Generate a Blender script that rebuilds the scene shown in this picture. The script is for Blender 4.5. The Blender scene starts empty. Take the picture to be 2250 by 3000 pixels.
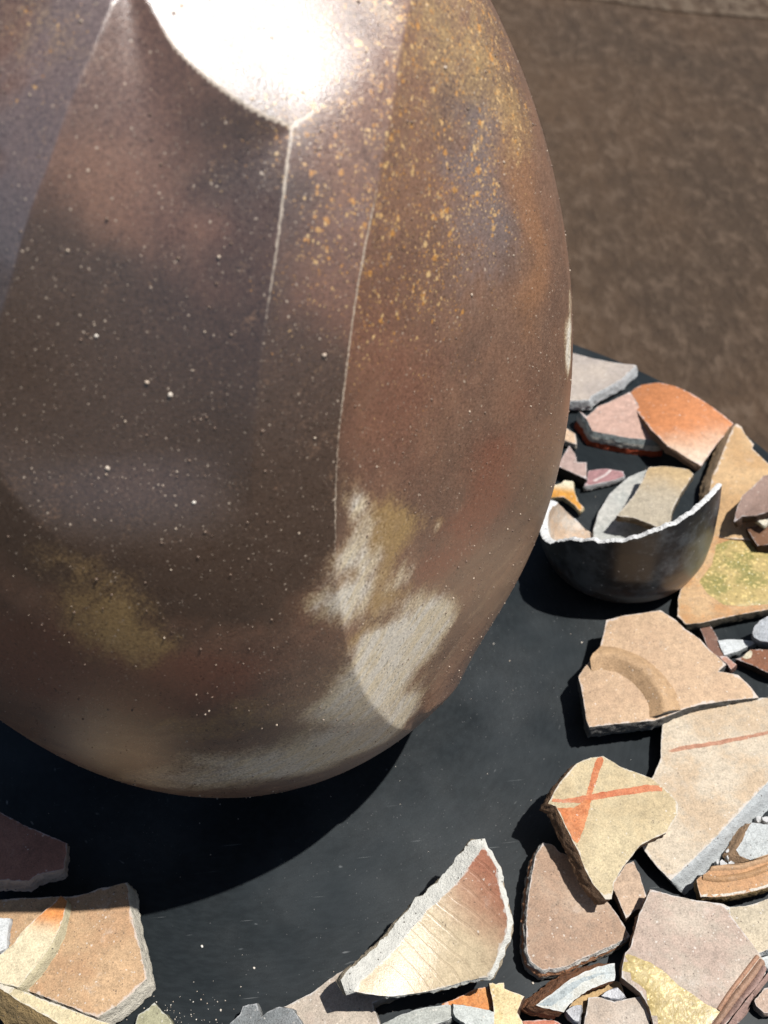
import bpy, math, random, json
import numpy as np
from mathutils import Vector, Matrix, noise as mnoise
from mathutils.geometry import delaunay_2d_cdt
R = math.radians
scene = bpy.context.scene
col = scene.collection
random.seed(7)
rng = np.random.default_rng(7)

# ------------------------------------------------------------------ camera, light, exposure
cam = bpy.data.cameras.new('camera'); co = bpy.data.objects.new('camera', cam); col.objects.link(co)
cam.sensor_fit = 'VERTICAL'; cam.sensor_height = 36.0
cam.lens = 36.0 * 3217 / 3000
cam.clip_start = .02; cam.clip_end = 200
rot = Matrix([[0.99582, -0.06448, -0.06474], [0.09137, 0.70274, 0.70555], [-0.0, -0.70852, 0.70569]]).transposed()
co.matrix_world = Matrix.Translation([0.1106, -0.5858, 0.7642]) @ rot.to_4x4()
cam.dof.use_dof = True; cam.dof.focus_distance = .70; cam.dof.aperture_fstop = 9.0
scene.camera = co
SUN_AZ, SUN_EL = R(-10), R(65)
world = bpy.data.worlds.new('World'); scene.world = world; world.use_nodes = True
wn = world.node_tree; bg = wn.nodes['Background']
sky = wn.nodes.new('ShaderNodeTexSky'); sky.sky_type = 'NISHITA'; sky.sun_disc = False
sky.sun_elevation = SUN_EL; sky.sun_rotation = R(90) - SUN_AZ
wn.links.new(sky.outputs[0], bg.inputs[0]); bg.inputs[1].default_value = .05
sl = bpy.data.lights.new('sun', 'SUN'); sl.energy = 5.0; sl.angle = R(.55); sl.color = (1, .975, .94)
so = bpy.data.objects.new('sun', sl); col.objects.link(so)
sd = Vector((math.cos(SUN_AZ)*math.cos(SUN_EL), math.sin(SUN_AZ)*math.cos(SUN_EL), math.sin(SUN_EL)))
so.rotation_euler = sd.to_track_quat('Z', 'Y').to_euler(); so.location = sd * 5
vs = scene.view_settings; vs.view_transform = 'Standard'; vs.look = 'None'; vs.gamma = 1; vs.exposure = .38
vs.use_curve_mapping = False

# ------------------------------------------------------------------ helpers
def link(o, parent=None):
    col.objects.link(o)
    if parent is not None: o.parent = parent
    return o
def empty(name, label, cat, group=None, mat=None):
    o = bpy.data.objects.new(name, None); o.empty_display_size = .02; col.objects.link(o)
    o['label'] = label; o['category'] = cat
    if group: o['group'] = group
    if mat is not None: o.matrix_world = mat
    return o
def mesh(name, v, f, material, parent=None, smooth=True):
    me = bpy.data.meshes.new(name)
    me.from_pydata([tuple(map(float, p)) for p in v], [], [tuple(map(int, q)) for q in f])
    me.materials.append(material)
    if smooth: me.polygons.foreach_set('use_smooth', np.ones(len(me.polygons), bool))
    me.update()
    return link(bpy.data.objects.new(name, me), parent)

class NT:
    """small helper to write node graphs"""
    def __init__(s, name):
        s.m = bpy.data.materials.new(name); s.m.use_nodes = True
        s.t = s.m.node_tree; s.b = s.t.nodes['Principled BSDF']
        s.co = s.n('ShaderNodeTexCoord').outputs['Object']
    def n(s, k, **kw):
        x = s.t.nodes.new(k)
        for a, b in kw.items(): setattr(x, a, b)
        return x
    def l(s, a, b):
        if isinstance(a, (int, float)): b.default_value = a
        elif isinstance(a, (tuple, list)): b.default_value = (*a, 1) if len(a) == 3 and b.type == 'RGBA' else a
        else: s.t.links.new(a, b)
    def math(s, op, a, b=0.0, c=0.0, clamp=False):
        x = s.n('ShaderNodeMath', operation=op, use_clamp=clamp)
        s.l(a, x.inputs[0]); s.l(b, x.inputs[1])
        if op in ('MULTIPLY_ADD',): s.l(c, x.inputs[2])
        return x.outputs[0]
    def vec(s, op, a, b):
        x = s.n('ShaderNodeVectorMath', operation=op); s.l(a, x.inputs[0])
        if op == 'SCALE': s.l(b, x.inputs['Scale'])
        else: s.l(b, x.inputs[1])
        return x.outputs['Value'] if op in ('DOT_PRODUCT', 'LENGTH') else x.outputs[0]
    def noise(s, scale, detail=3, rough=.55, co=None, out='Fac'):
        x = s.n('ShaderNodeTexNoise'); x.inputs['Scale'].default_value = scale
        x.inputs['Detail'].default_value = detail; x.inputs['Roughness'].default_value = rough
        s.l(s.co if co is None else co, x.inputs['Vector']); return x.outputs[out]
    def voro(s, scale, co=None):
        x = s.n('ShaderNodeTexVoronoi'); x.inputs['Scale'].default_value = scale
        s.l(s.co if co is None else co, x.inputs['Vector'])
        sp = s.n('ShaderNodeSeparateColor'); s.l(x.outputs['Color'], sp.inputs[0])
        return x.outputs['Distance'], sp.outputs[0], sp.outputs[1]
    def step(s, x, a, b):
        m = s.n('ShaderNodeMapRange', interpolation_type='SMOOTHSTEP')
        s.l(x, m.inputs[0]); s.l(a, m.inputs[1]); s.l(b, m.inputs[2]); return m.outputs[0]
    def mix(s, f, a, b, mode='MIX'):
        x = s.n('ShaderNodeMix', data_type='RGBA', blend_type=mode)
        s.l(f, x.inputs[0]); s.l(a, x.inputs[6]); s.l(b, x.inputs[7]); return x.outputs[2]
    def attr(s, name):
        x = s.n('ShaderNodeAttribute'); x.attribute_name = name; return x.outputs['Fac']
    def bump(s, h, strength, dist, prev=None):
        x = s.n('ShaderNodeBump'); x.inputs['Strength'].default_value = strength; x.inputs['Distance'].default_value = dist
        s.l(h, x.inputs['Height'])
        if prev is not None: s.l(prev, x.inputs['Normal'])
        return x.outputs[0]
    def done(s, color, rough, normal=None, spec=.5):
        s.l(color, s.b.inputs['Base Color']); s.l(rough, s.b.inputs['Roughness'])
        s.b.inputs['Specular IOR Level'].default_value = spec
        if normal is not None: s.l(normal, s.b.inputs['Normal'])
        return s.m

def clay(name, c1, c2=None, grad=None, rough=.7, spk=.5, bump=1.0, fine=1.0, streak=False, seed=0.0, spec=.35, rim=None):
    """fired clay: two body colours, optional blush along a line, grit, pores and a sandy relief"""
    N = NT(name); N.co = N.vec('ADD', N.co, (seed*.37, seed*.61, seed*.23))
    c2 = c2 or c1
    big = N.noise(28, 4); mid = N.noise(170, 5, .68); tiny = N.noise(850, 3, .7)
    m = N.step(N.math('ADD', big, N.math('MULTIPLY_ADD', mid, .5, -.25)), .36, .64)
    if grad:
        a, b = Vector((*grad[0], 0))/1000, Vector((*grad[1], 0))/1000
        d = b - a; raw = N.vec('SUBTRACT', N.n('ShaderNodeTexCoord').outputs['Object'], tuple(a))
        g = N.math('DIVIDE', N.vec('DOT_PRODUCT', raw, tuple(d)), d.length_squared)
        m = N.step(N.math('ADD', g, N.math('MULTIPLY_ADD', big, .9, -.45)), -.1, 1.1)
    c = N.mix(m, c1, c2)
    v = N.math('ADD', N.math('MULTIPLY', mid, .5), N.math('MULTIPLY', tiny, .6))
    v = N.math('MULTIPLY_ADD', N.math('SUBTRACT', v, .55), 2.3*min(fine+.2, 1), 1.0)
    comb = N.n('ShaderNodeCombineColor'); [N.l(v, comb.inputs[i]) for i in range(3)]
    c = N.mix(1.0, c, comb.outputs[0], 'MULTIPLY')
    warp = N.vec('ADD', N.co, N.vec('SCALE', N.noise(700, 3, .7, co=N.co, out='Color'), .0024))
    d1, r1, r2 = N.voro(520, warp)
    gr = N.math('MULTIPLY_ADD', N.math('MULTIPLY', r2, r2), .42, .06)
    grit = N.math('MULTIPLY', N.step(N.math('SUBTRACT', gr, d1), 0, .12), N.step(r1, 1.0-.22*spk, 1.0-.14*spk))
    pore = N.math('MULTIPLY', N.step(d1, .36, .14), N.step(r1, .10*spk, .05*spk))
    c = N.mix(N.math('MULTIPLY', grit, .6), c, (.60, .56, .50))
    c = N.mix(N.math('MULTIPLY', pore, .8), c, (.07, .05, .04))
    dust = N.step(N.noise(55, 5, .7), .58, .75)
    c = N.mix(N.math('MULTIPLY', dust, .30*min(spk, 1)), c, (.56, .52, .47))
    if rim:     # worn, chipped arris made paler, painting in the sunlit edge
        rm_ = N.step(N.math('ADD', N.attr('rim'), N.math('MULTIPLY_ADD', mid, 1.5, -.75)), .72, .98)
        c = N.mix(N.math('MULTIPLY', rm_, .7), c, rim)
    h = N.math('ADD', N.math('MULTIPLY', mid, .6), N.math('MULTIPLY', tiny, .35))
    if streak:
        w = N.n('ShaderNodeTexWave'); w.inputs['Scale'].default_value = 34; w.inputs['Distortion'].default_value = 4.5
        w.inputs['Detail'].default_value = 2; w.inputs['Detail Scale'].default_value = .6
        mp = N.n('ShaderNodeMapping'); mp.inputs['Rotation'].default_value = (0, 0, R(-42)); N.l(N.co, mp.inputs['Vector']); N.l(mp.outputs[0], w.inputs['Vector'])
        dark = N.step(w.outputs['Fac'], .16, .02)
        keep = N.step(N.noise(20, 3), .42, .60)
        c = N.mix(N.math('MULTIPLY', N.math('MULTIPLY', dark, keep), .12), c, (.16, .10, .06))
        h = N.math('SUBTRACT', h, N.math('MULTIPLY', N.math('MULTIPLY', dark, keep), .25))
    nrm = N.bump(h, .85*bump*fine, .0012)
    nrm = N.bump(grit, .25, .0006, nrm)
    return N.done(c, N.math('MULTIPLY_ADD', mid, .2, rough-.1), nrm, spec)
def fracture(name, c, seed=0.0, th=None):
    """freshly broken clay: crumbly, grainy"""
    N = NT(name); N.co = N.vec('ADD', N.co, (seed*.31, seed*.17, seed*.53))
    a = N.noise(220, 5, .7); b = N.noise(900, 2)
    v = N.math('MULTIPLY_ADD', N.math('ADD', N.math('MULTIPLY', a, 1.0), N.math('MULTIPLY', b, .5)), .7, .48)
    comb = N.n('ShaderNodeCombineColor'); [N.l(v, comb.inputs[i]) for i in range(3)]
    cc = N.mix(1.0, c, comb.outputs[0], 'MULTIPLY')
    d, r1, _ = N.voro(480)
    cc = N.mix(N.math('MULTIPLY', N.step(d, .4, .2), N.step(r1, .1, .05)), cc, (.10, .09, .08))
    if th:   # greyer core between two oxidised skins
        sp = N.n('ShaderNodeSeparateXYZ'); N.l(N.n('ShaderNodeTexCoord').outputs['Object'], sp.inputs[0])
        q = N.math('ABSOLUTE', N.math('SUBTRACT', N.math('DIVIDE', N.math('ADD', sp.outputs[2], N.math('MULTIPLY_ADD', a, .006, -.003)), th), .5))
        cc = N.mix(N.math('MULTIPLY', N.step(q, .34, .10), .45), cc, tuple(x*.55+.02 for x in c))
    return N.done(cc, .85, N.bump(N.math('ADD', a, N.math('MULTIPLY', b, .4)), .9, .0020), .25)
def glaze(name, base, green, seed=0.0):
    """runny ash glaze, pooled and speckled"""
    N = NT(name); N.co = N.vec('ADD', N.co, (seed, seed*.3, 0))
    a = N.noise(60, 5, .65); b = N.noise(380, 3, .6)
    c = N.mix(N.step(a, .38, .62), base, green)
    c = N.mix(N.step(b, .5, .72), c, tuple(min(x*1.7, .75) for x in base))
    c = N.mix(N.math('MULTIPLY', N.step(b, .42, .28), .6), c, tuple(x*.45 for x in green))
    d, r1, _ = N.voro(500); c = N.mix(N.math('MULTIPLY', N.step(d, .35, .15), N.step(r1, .88, .94)), c, (.72, .68, .5))
    return N.done(c, N.math('MULTIPLY_ADD', a, .25, .28), N.bump(b, .35, .0010), .5)

# ------------------------------------------------------------------ floor and table
def floor_mat(k_=1.0):
    N = NT('stained_brown_floor'); N.co = N.vec('MULTIPLY', N.co, (1.0, .5, 1.0))
    a = N.noise(2.2, 4, .6); b = N.noise(24, 6, .72); c = N.noise(80, 4, .65)
    k = N.mix(N.step(a, .35, .68), (.078, .046, .025), (.050, .031, .018))
    k = N.mix(N.math('MULTIPLY', N.step(b, .47, .66), .7), k, (.125, .084, .055))
    k = N.mix(N.math('MULTIPLY', N.step(b, .47, .32), .6), k, (.036, .022, .013))
    k = N.mix(N.math('MULTIPLY', N.step(c, .60, .74), .5), k, (.165, .12, .085))
    if k_ != 1: k = N.mix(N.step(b, .42, .58), k, (.125, .09, .06))
    return N.done(k, .8, N.bump(N.math('ADD', b, N.math('MULTIPLY', c, .4)), .8, .03), .3)
def black_paint():
    N = NT('black_painted_board')
    sep = N.n('ShaderNodeSeparateXYZ'); N.l(N.co, sep.inputs[0])
    rad = N.vec('LENGTH', N.co, (0, 0, 0)); ang = N.math('ARCTAN2', sep.outputs[1], sep.outputs[0])
    comb = N.n('ShaderNodeCombineXYZ'); N.l(N.math('MULTIPLY', rad, 900), comb.inputs[0]); N.l(N.math('MULTIPLY', ang, 22), comb.inputs[1])
    brush = N.noise(1, 4, .6, comb.outputs[0])
    cloud = N.noise(9, 4, .6)
    c = N.mix(N.step(brush, .35, .7), (.0100, .0128, .0145), (.0140, .0178, .0198))
    c = N.mix(N.math('MULTIPLY', N.step(cloud, .42, .72), .45), c, (.026, .032, .036))
    comb2 = N.n('ShaderNodeCombineXYZ'); N.l(N.math('MULTIPLY', rad, 700), comb2.inputs[0]); N.l(N.math('MULTIPLY', ang, 16), comb2.inputs[1])
    scr = N.math('MULTIPLY', N.step(N.noise(1, 1, .5, comb2.outputs[0]), .735, .79), N.step(N.noise(40, 2), .45, .6))
    mp = N.n('ShaderNodeMapping'); mp.inputs['Rotation'].default_value = (0, 0, R(-52)); mp.inputs['Scale'].default_value = (26, 900, 1); N.l(N.co, mp.inputs['Vector'])
    scr2 = N.math('MULTIPLY', N.step(N.noise(1, 1, .5, mp.outputs[0]), .74, .80), N.step(N.noise(33, 2), .48, .62))
    c = N.mix(N.math('MULTIPLY', N.math('MAXIMUM', scr, scr2), .5), c, (.20, .21, .21))
    d, r1, r2 = N.voro(700, N.vec('ADD', N.co, N.vec('SCALE', N.noise(700, 2, out='Color'), .0015)))
    zone = N.step(N.noise(7, 3, .6), .40, .72)
    dust = N.math('MULTIPLY', N.step(d, .26, .12), N.step(r1, N.math('MULTIPLY_ADD', zone, -.22, 1.0), 1.0))
    c = N.mix(N.math('MULTIPLY', dust, .45), c, (.32, .31, .30))
    film = N.math('MULTIPLY', zone, N.noise(900, 2))
    c = N.mix(N.math('MULTIPLY', film, .10), c, (.35, .35, .34))
    return N.done(c, N.math('MULTIPLY_ADD', brush, .10, .40), N.bump(brush, .12, .0004), .12)
FZ = -.75
fl = mesh('floor', [(-14, -14, FZ), (14, -14, FZ), (14, 14, FZ), (-14, 14, FZ)], [(0, 1, 2, 3)], floor_mat(), smooth=False)
fl['kind'] = 'structure'
fp = mesh('path', [(x, y, FZ+.004) for x, y in [[0.5062, 3.6256], [1.0276, 3.3897], [1.2647, 3.2248], [1.8814, 2.9368], [2.3677, 4.1807], [0.6177, 4.7027]]], [(0, 1, 2, 3, 4, 5)], floor_mat(2), smooth=False); fp['kind'] = 'structure'
def lathe(prof, n=160):
    v, f = [], []
    for i in range(n):
        a = 2*math.pi*i/n
        for r, z in prof: v.append((r*math.cos(a), r*math.sin(a), z))
    m = len(prof)
    for i in range(n):
        j = (i+1) % n
        for k in range(m-1): f.append((i*m+k, j*m+k, j*m+k+1, i*m+k+1))
    return v, f
RT = .548
tb = empty('round_table', 'round black-painted table whose worn top carries the jar and all the broken pottery', 'table', mat=Matrix.Translation((0, 0, FZ)))
v, f = lathe([(0, 0), (RT-.004, 0), (RT-.001, -.0012), (RT, -.004), (RT, -.022), (RT-.003, -.026), (0, -.026)], 256)
tt = mesh('table_top', [(x, y, z-FZ) for x, y, z in v], f, black_paint(), tb)
md = tt.modifiers.new('edges', 'EDGE_SPLIT'); md.split_angle = R(40)
v, f = lathe([(0, .001), (.26, .001), (.26, .03), (.07, .05), (.06, .3), (.06, -FZ-.08), (.2, -FZ-.027), (0, -FZ-.027)], 64)
mesh('pedestal', v, f, tt.data.materials[0], tb)

# ------------------------------------------------------------------ the jar: a thrown body with large pared facets
R0, H0 = .24, .3538; ZC = .93*H0
FAC = json.loads('''[{"th":24,"w":0.36,"pts":[[-77.62,55.86],[-76.87,54.85],[-75.98,53.96],[-75.03,52.68],[-74.21,50.98],[-73.27,49.34],[-71.92,47.97],[-70.2,46.57],[-68.23,45.18],[-66.0,43.78],[-63.78,42.6],[-61.55,41.62],[-61.13,41.29],[-61.4,40.74],[-62.96,39.11],[-64.67,37.13],[-67.18,33.92],[-69.53,30.79],[-71.6,27.78],[-73.43,24.57],[-75.15,21.1],[-76.61,16.96],[-78.07,12.88],[-83.76,10.56],[-95.05,11.54],[-102.3,15.91],[-105.15,22.15],[-103.9,27.02],[-101.57,30.64],[-99.19,33.75],[-96.21,37.95],[-94.09,40.34],[-91.98,42.49],[-88.66,46.06],[-85.23,49.01],[-80.51,52.78]],"fade":[20.58,10.56]},{"th":22,"w":0.36,"pts":[[-23.19,47.69],[-31.5,45.65],[-38.91,43.04],[-43.75,40.49],[-48.32,37.75],[-51.67,35.35],[-54.89,32.74],[-57.41,30.43],[-59.59,28.06],[-61.77,25.14],[-63.75,21.97],[-65.37,19.1],[-66.73,15.96],[-67.73,12.93],[-68.5,9.78],[-69.09,7.09],[-69.41,4.05],[-69.48,1.25],[-69.38,-1.84],[-68.95,-5.5],[-68.13,-9.6],[-66.85,-13.61],[-64.8,-18.28],[-62.49,-22.72],[-59.34,-27.72],[-55.33,-32.74],[-50.95,-37.0],[-48.9,-36.16],[-50.66,-29.31],[-24.0,-40.0],[-10.0,-30.0],[0.0,-15.0],[3.0,0.0],[2.0,20.0],[-4.0,40.0],[-15.0,56.0],[-32.0,64.0]],"az":[-46,-12]},{"th":20,"w":0.3,"pts":[[-77.62,55.86],[-80.51,52.78],[-85.23,49.01],[-88.66,46.06],[-91.98,42.49],[-94.09,40.34],[-96.21,37.95],[-99.19,33.75],[-101.57,30.64],[-103.9,27.02],[-105.82,22.66],[-150.0,-2.0],[-172.0,-4.0],[172.0,8.0],[170.0,35.0],[-178.0,60.0],[-150.0,68.0]]},{"th":14,"w":0.34,"pts":[[-77.62,55.86],[-76.87,54.85],[-75.98,53.96],[-75.03,52.68],[-74.21,50.98],[-73.27,49.34],[-71.92,47.97],[-70.2,46.57],[-68.23,45.18],[-66.0,43.78],[-63.78,42.6],[-61.55,41.62],[-61.13,41.29],[-56.54,41.86],[-51.49,42.37],[-45.89,42.78],[-39.92,43.04],[-35.12,44.62],[-29.84,46.23],[-23.19,47.69],[-24.0,58.0],[-40.0,72.0],[-80.0,77.0],[-112.0,70.0],[-100.0,60.0]],"top":82},{"th":12,"w":0.2,"pts":[[-12.95,9.59],[-17.66,10.81],[-20.54,11.02],[-22.35,10.75],[-23.43,10.24],[-23.78,9.43],[-23.55,8.4],[-22.36,6.4],[-20.6,4.4],[8.0,-9.0],[25.0,-14.0],[42.0,0.0],[30.0,18.0],[12.0,17.0]]},{"th":17,"w":0.3,"pts":[[50.0,0.0],[56.0,25.0],[70.0,48.0],[90.0,45.0],[98.0,20.0],[98.0,-10.0],[88.0,-35.0],[68.0,-38.0],[54.0,-22.0]]},{"th":17,"w":0.3,"pts":[[106.0,0.0],[112.0,25.0],[125.0,45.0],[145.0,42.0],[155.0,20.0],[155.0,-10.0],[145.0,-35.0],[125.0,-38.0],[110.0,-22.0]]}]''')   # outlines of the pared planes as (azimuth, elevation) on the body; th = angle at the arris
def adir(a, e): return np.array([math.cos(R(e))*math.cos(R(a)), math.cos(R(e))*math.sin(R(a)), math.sin(R(e))])
class Facet:
    def __init__(s, q):
        P = np.array([adir(*p) for p in q['pts']]); n = len(P)
        s.c = P.mean(0); s.c /= np.linalg.norm(s.c)
        s.e1 = np.cross([0, 0, 1.0], s.c); s.e1 /= np.linalg.norm(s.e1); s.e2 = np.cross(s.c, s.e1)
        Q = s.flat(P); out = []
        for i in range(n):      # closed Catmull-Rom outline
            p0, p1, p2, p3 = Q[i-1], Q[i], Q[(i+1) % n], Q[(i+2) % n]
            for k in range(4):
                t = k/4; out.append(.5*(2*p1+(p2-p0)*t+(2*p0-5*p1+4*p2-p3)*t*t+(3*p1-p0-3*p2+p3)*t**3))
        s.q = np.array(out); s.th = R(q['th']); s.w = q['w']; s.fade = q.get('fade'); s.az = q.get('az'); s.top = q.get('top', 66)
    def flat(s, D):
        z = np.maximum(D @ s.c, .05); return np.stack([D @ s.e1/z, D @ s.e2/z], -1)
    def sd(s, D):
        "signed distance (radians, positive inside) to the outline"
        out = np.full(len(D), -1.0); near = np.nonzero(D @ s.c > .25)[0]
        p = s.flat(D[near]); a = s.q; b = np.roll(a, -1, 0)
        lo, hi = a.min(0)-.12, a.max(0)+.12
        m = ((p > lo) & (p < hi)).all(1); near, p = near[m], p[m]
        ins = np.zeros(len(p), bool); acc = np.zeros(len(p))
        for i in range(len(a)):     # smooth distance: equals the distance near an edge, has no fold in the middle
            ab = b[i]-a[i]; L = math.sqrt(ab @ ab)
            if L < 1e-7: continue
            u = ab/L; r = p-a[i]; x1 = -(r @ u); x2 = x1+L; h2 = np.maximum((r[:, 0]*u[1]-r[:, 1]*u[0])**2, 1e-12)
            acc += (x2/np.sqrt(x2*x2+h2)-x1/np.sqrt(x1*x1+h2))/h2
            cr = (a[i, 1] > p[:, 1]) != (b[i, 1] > p[:, 1])
            if cr.any(): ins ^= cr & (p[:, 0] < ab[0]*(p[:, 1]-a[i, 1])/(ab[1] if abs(ab[1]) > 1e-15 else 1e-15)+a[i, 0])
        dist = np.sqrt(2/np.maximum(acc, 1e-12))*np.maximum(D[near] @ s.c, .25)**1.5
        out[near] = np.where(ins, dist, -dist); return out
    def cut(s, D, d):
        u = np.clip(d/s.w, None, 1); g = np.where(d > 0, s.w*(1-(1-u)**2)/2, d)*math.tan(s.th)
        if s.fade:      # the plane dies softly into the thrown lower body
            e = np.degrees(np.arcsin(np.clip(D[:, 2], -1, 1))); f = np.clip((e-s.fade[1])/(s.fade[0]-s.fade[1]), 0, 1); g = g*f*f*(3-2*f)
        e = np.degrees(np.arcsin(np.clip(D[:, 2], -1, 1))); f = np.clip((s.top-e)/16, 0, 1)
        g = g*f*f*(3-2*f)
        if s.az:
            a = np.degrees(np.arctan2(D[:, 1], D[:, 0])); f = np.clip((s.az[1]-a)/(s.az[1]-s.az[0]), 0, 1); g = g*f*f*(3-2*f)
        return g
FCT = [Facet(q) for q in FAC]
def dists(D): return np.stack([np.zeros(len(D))]+[f.sd(D) for f in FCT])      # row 0: the uncut body
def radius(D, k, d): return np.ones(len(D)) if k == 0 else 1-FCT[k-1].cut(D, d)
def surface(D):
    S = dists(D); lab = S.argmax(0); t = np.ones(len(D))
    for k in range(1, len(S)):
        m = lab == k
        if m.any(): t[m] = radius(D[m], k, S[k, m])
    return t
def unit(D): return D/np.linalg.norm(D, axis=1)[:, None]
def topos(D, t): return D*t[:, None]*np.array([R0, R0, H0])+np.array([0, 0, ZC])
na, ne = 760, 420
az = np.linspace(-math.pi, math.pi, na, endpoint=False); el = np.linspace(R(-88.5), R(80), ne)
AZ, EL = np.meshgrid(az, el)
D = np.stack([np.cos(EL)*np.cos(AZ), np.cos(EL)*np.sin(AZ), np.sin(EL)], -1).reshape(-1, 3)
ii, jj = np.meshgrid(np.arange(ne-1), np.arange(na), indexing='ij')
a = (ii*na+jj).ravel(); b = (ii*na+(jj+1) % na).ravel(); c = ((ii+1)*na+(jj+1) % na).ravel(); d = ((ii+1)*na+jj).ravel()
TRI = np.concatenate([np.stack([a, b, c], 1), np.stack([a, c, d], 1)])
T = -dists(D)
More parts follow.
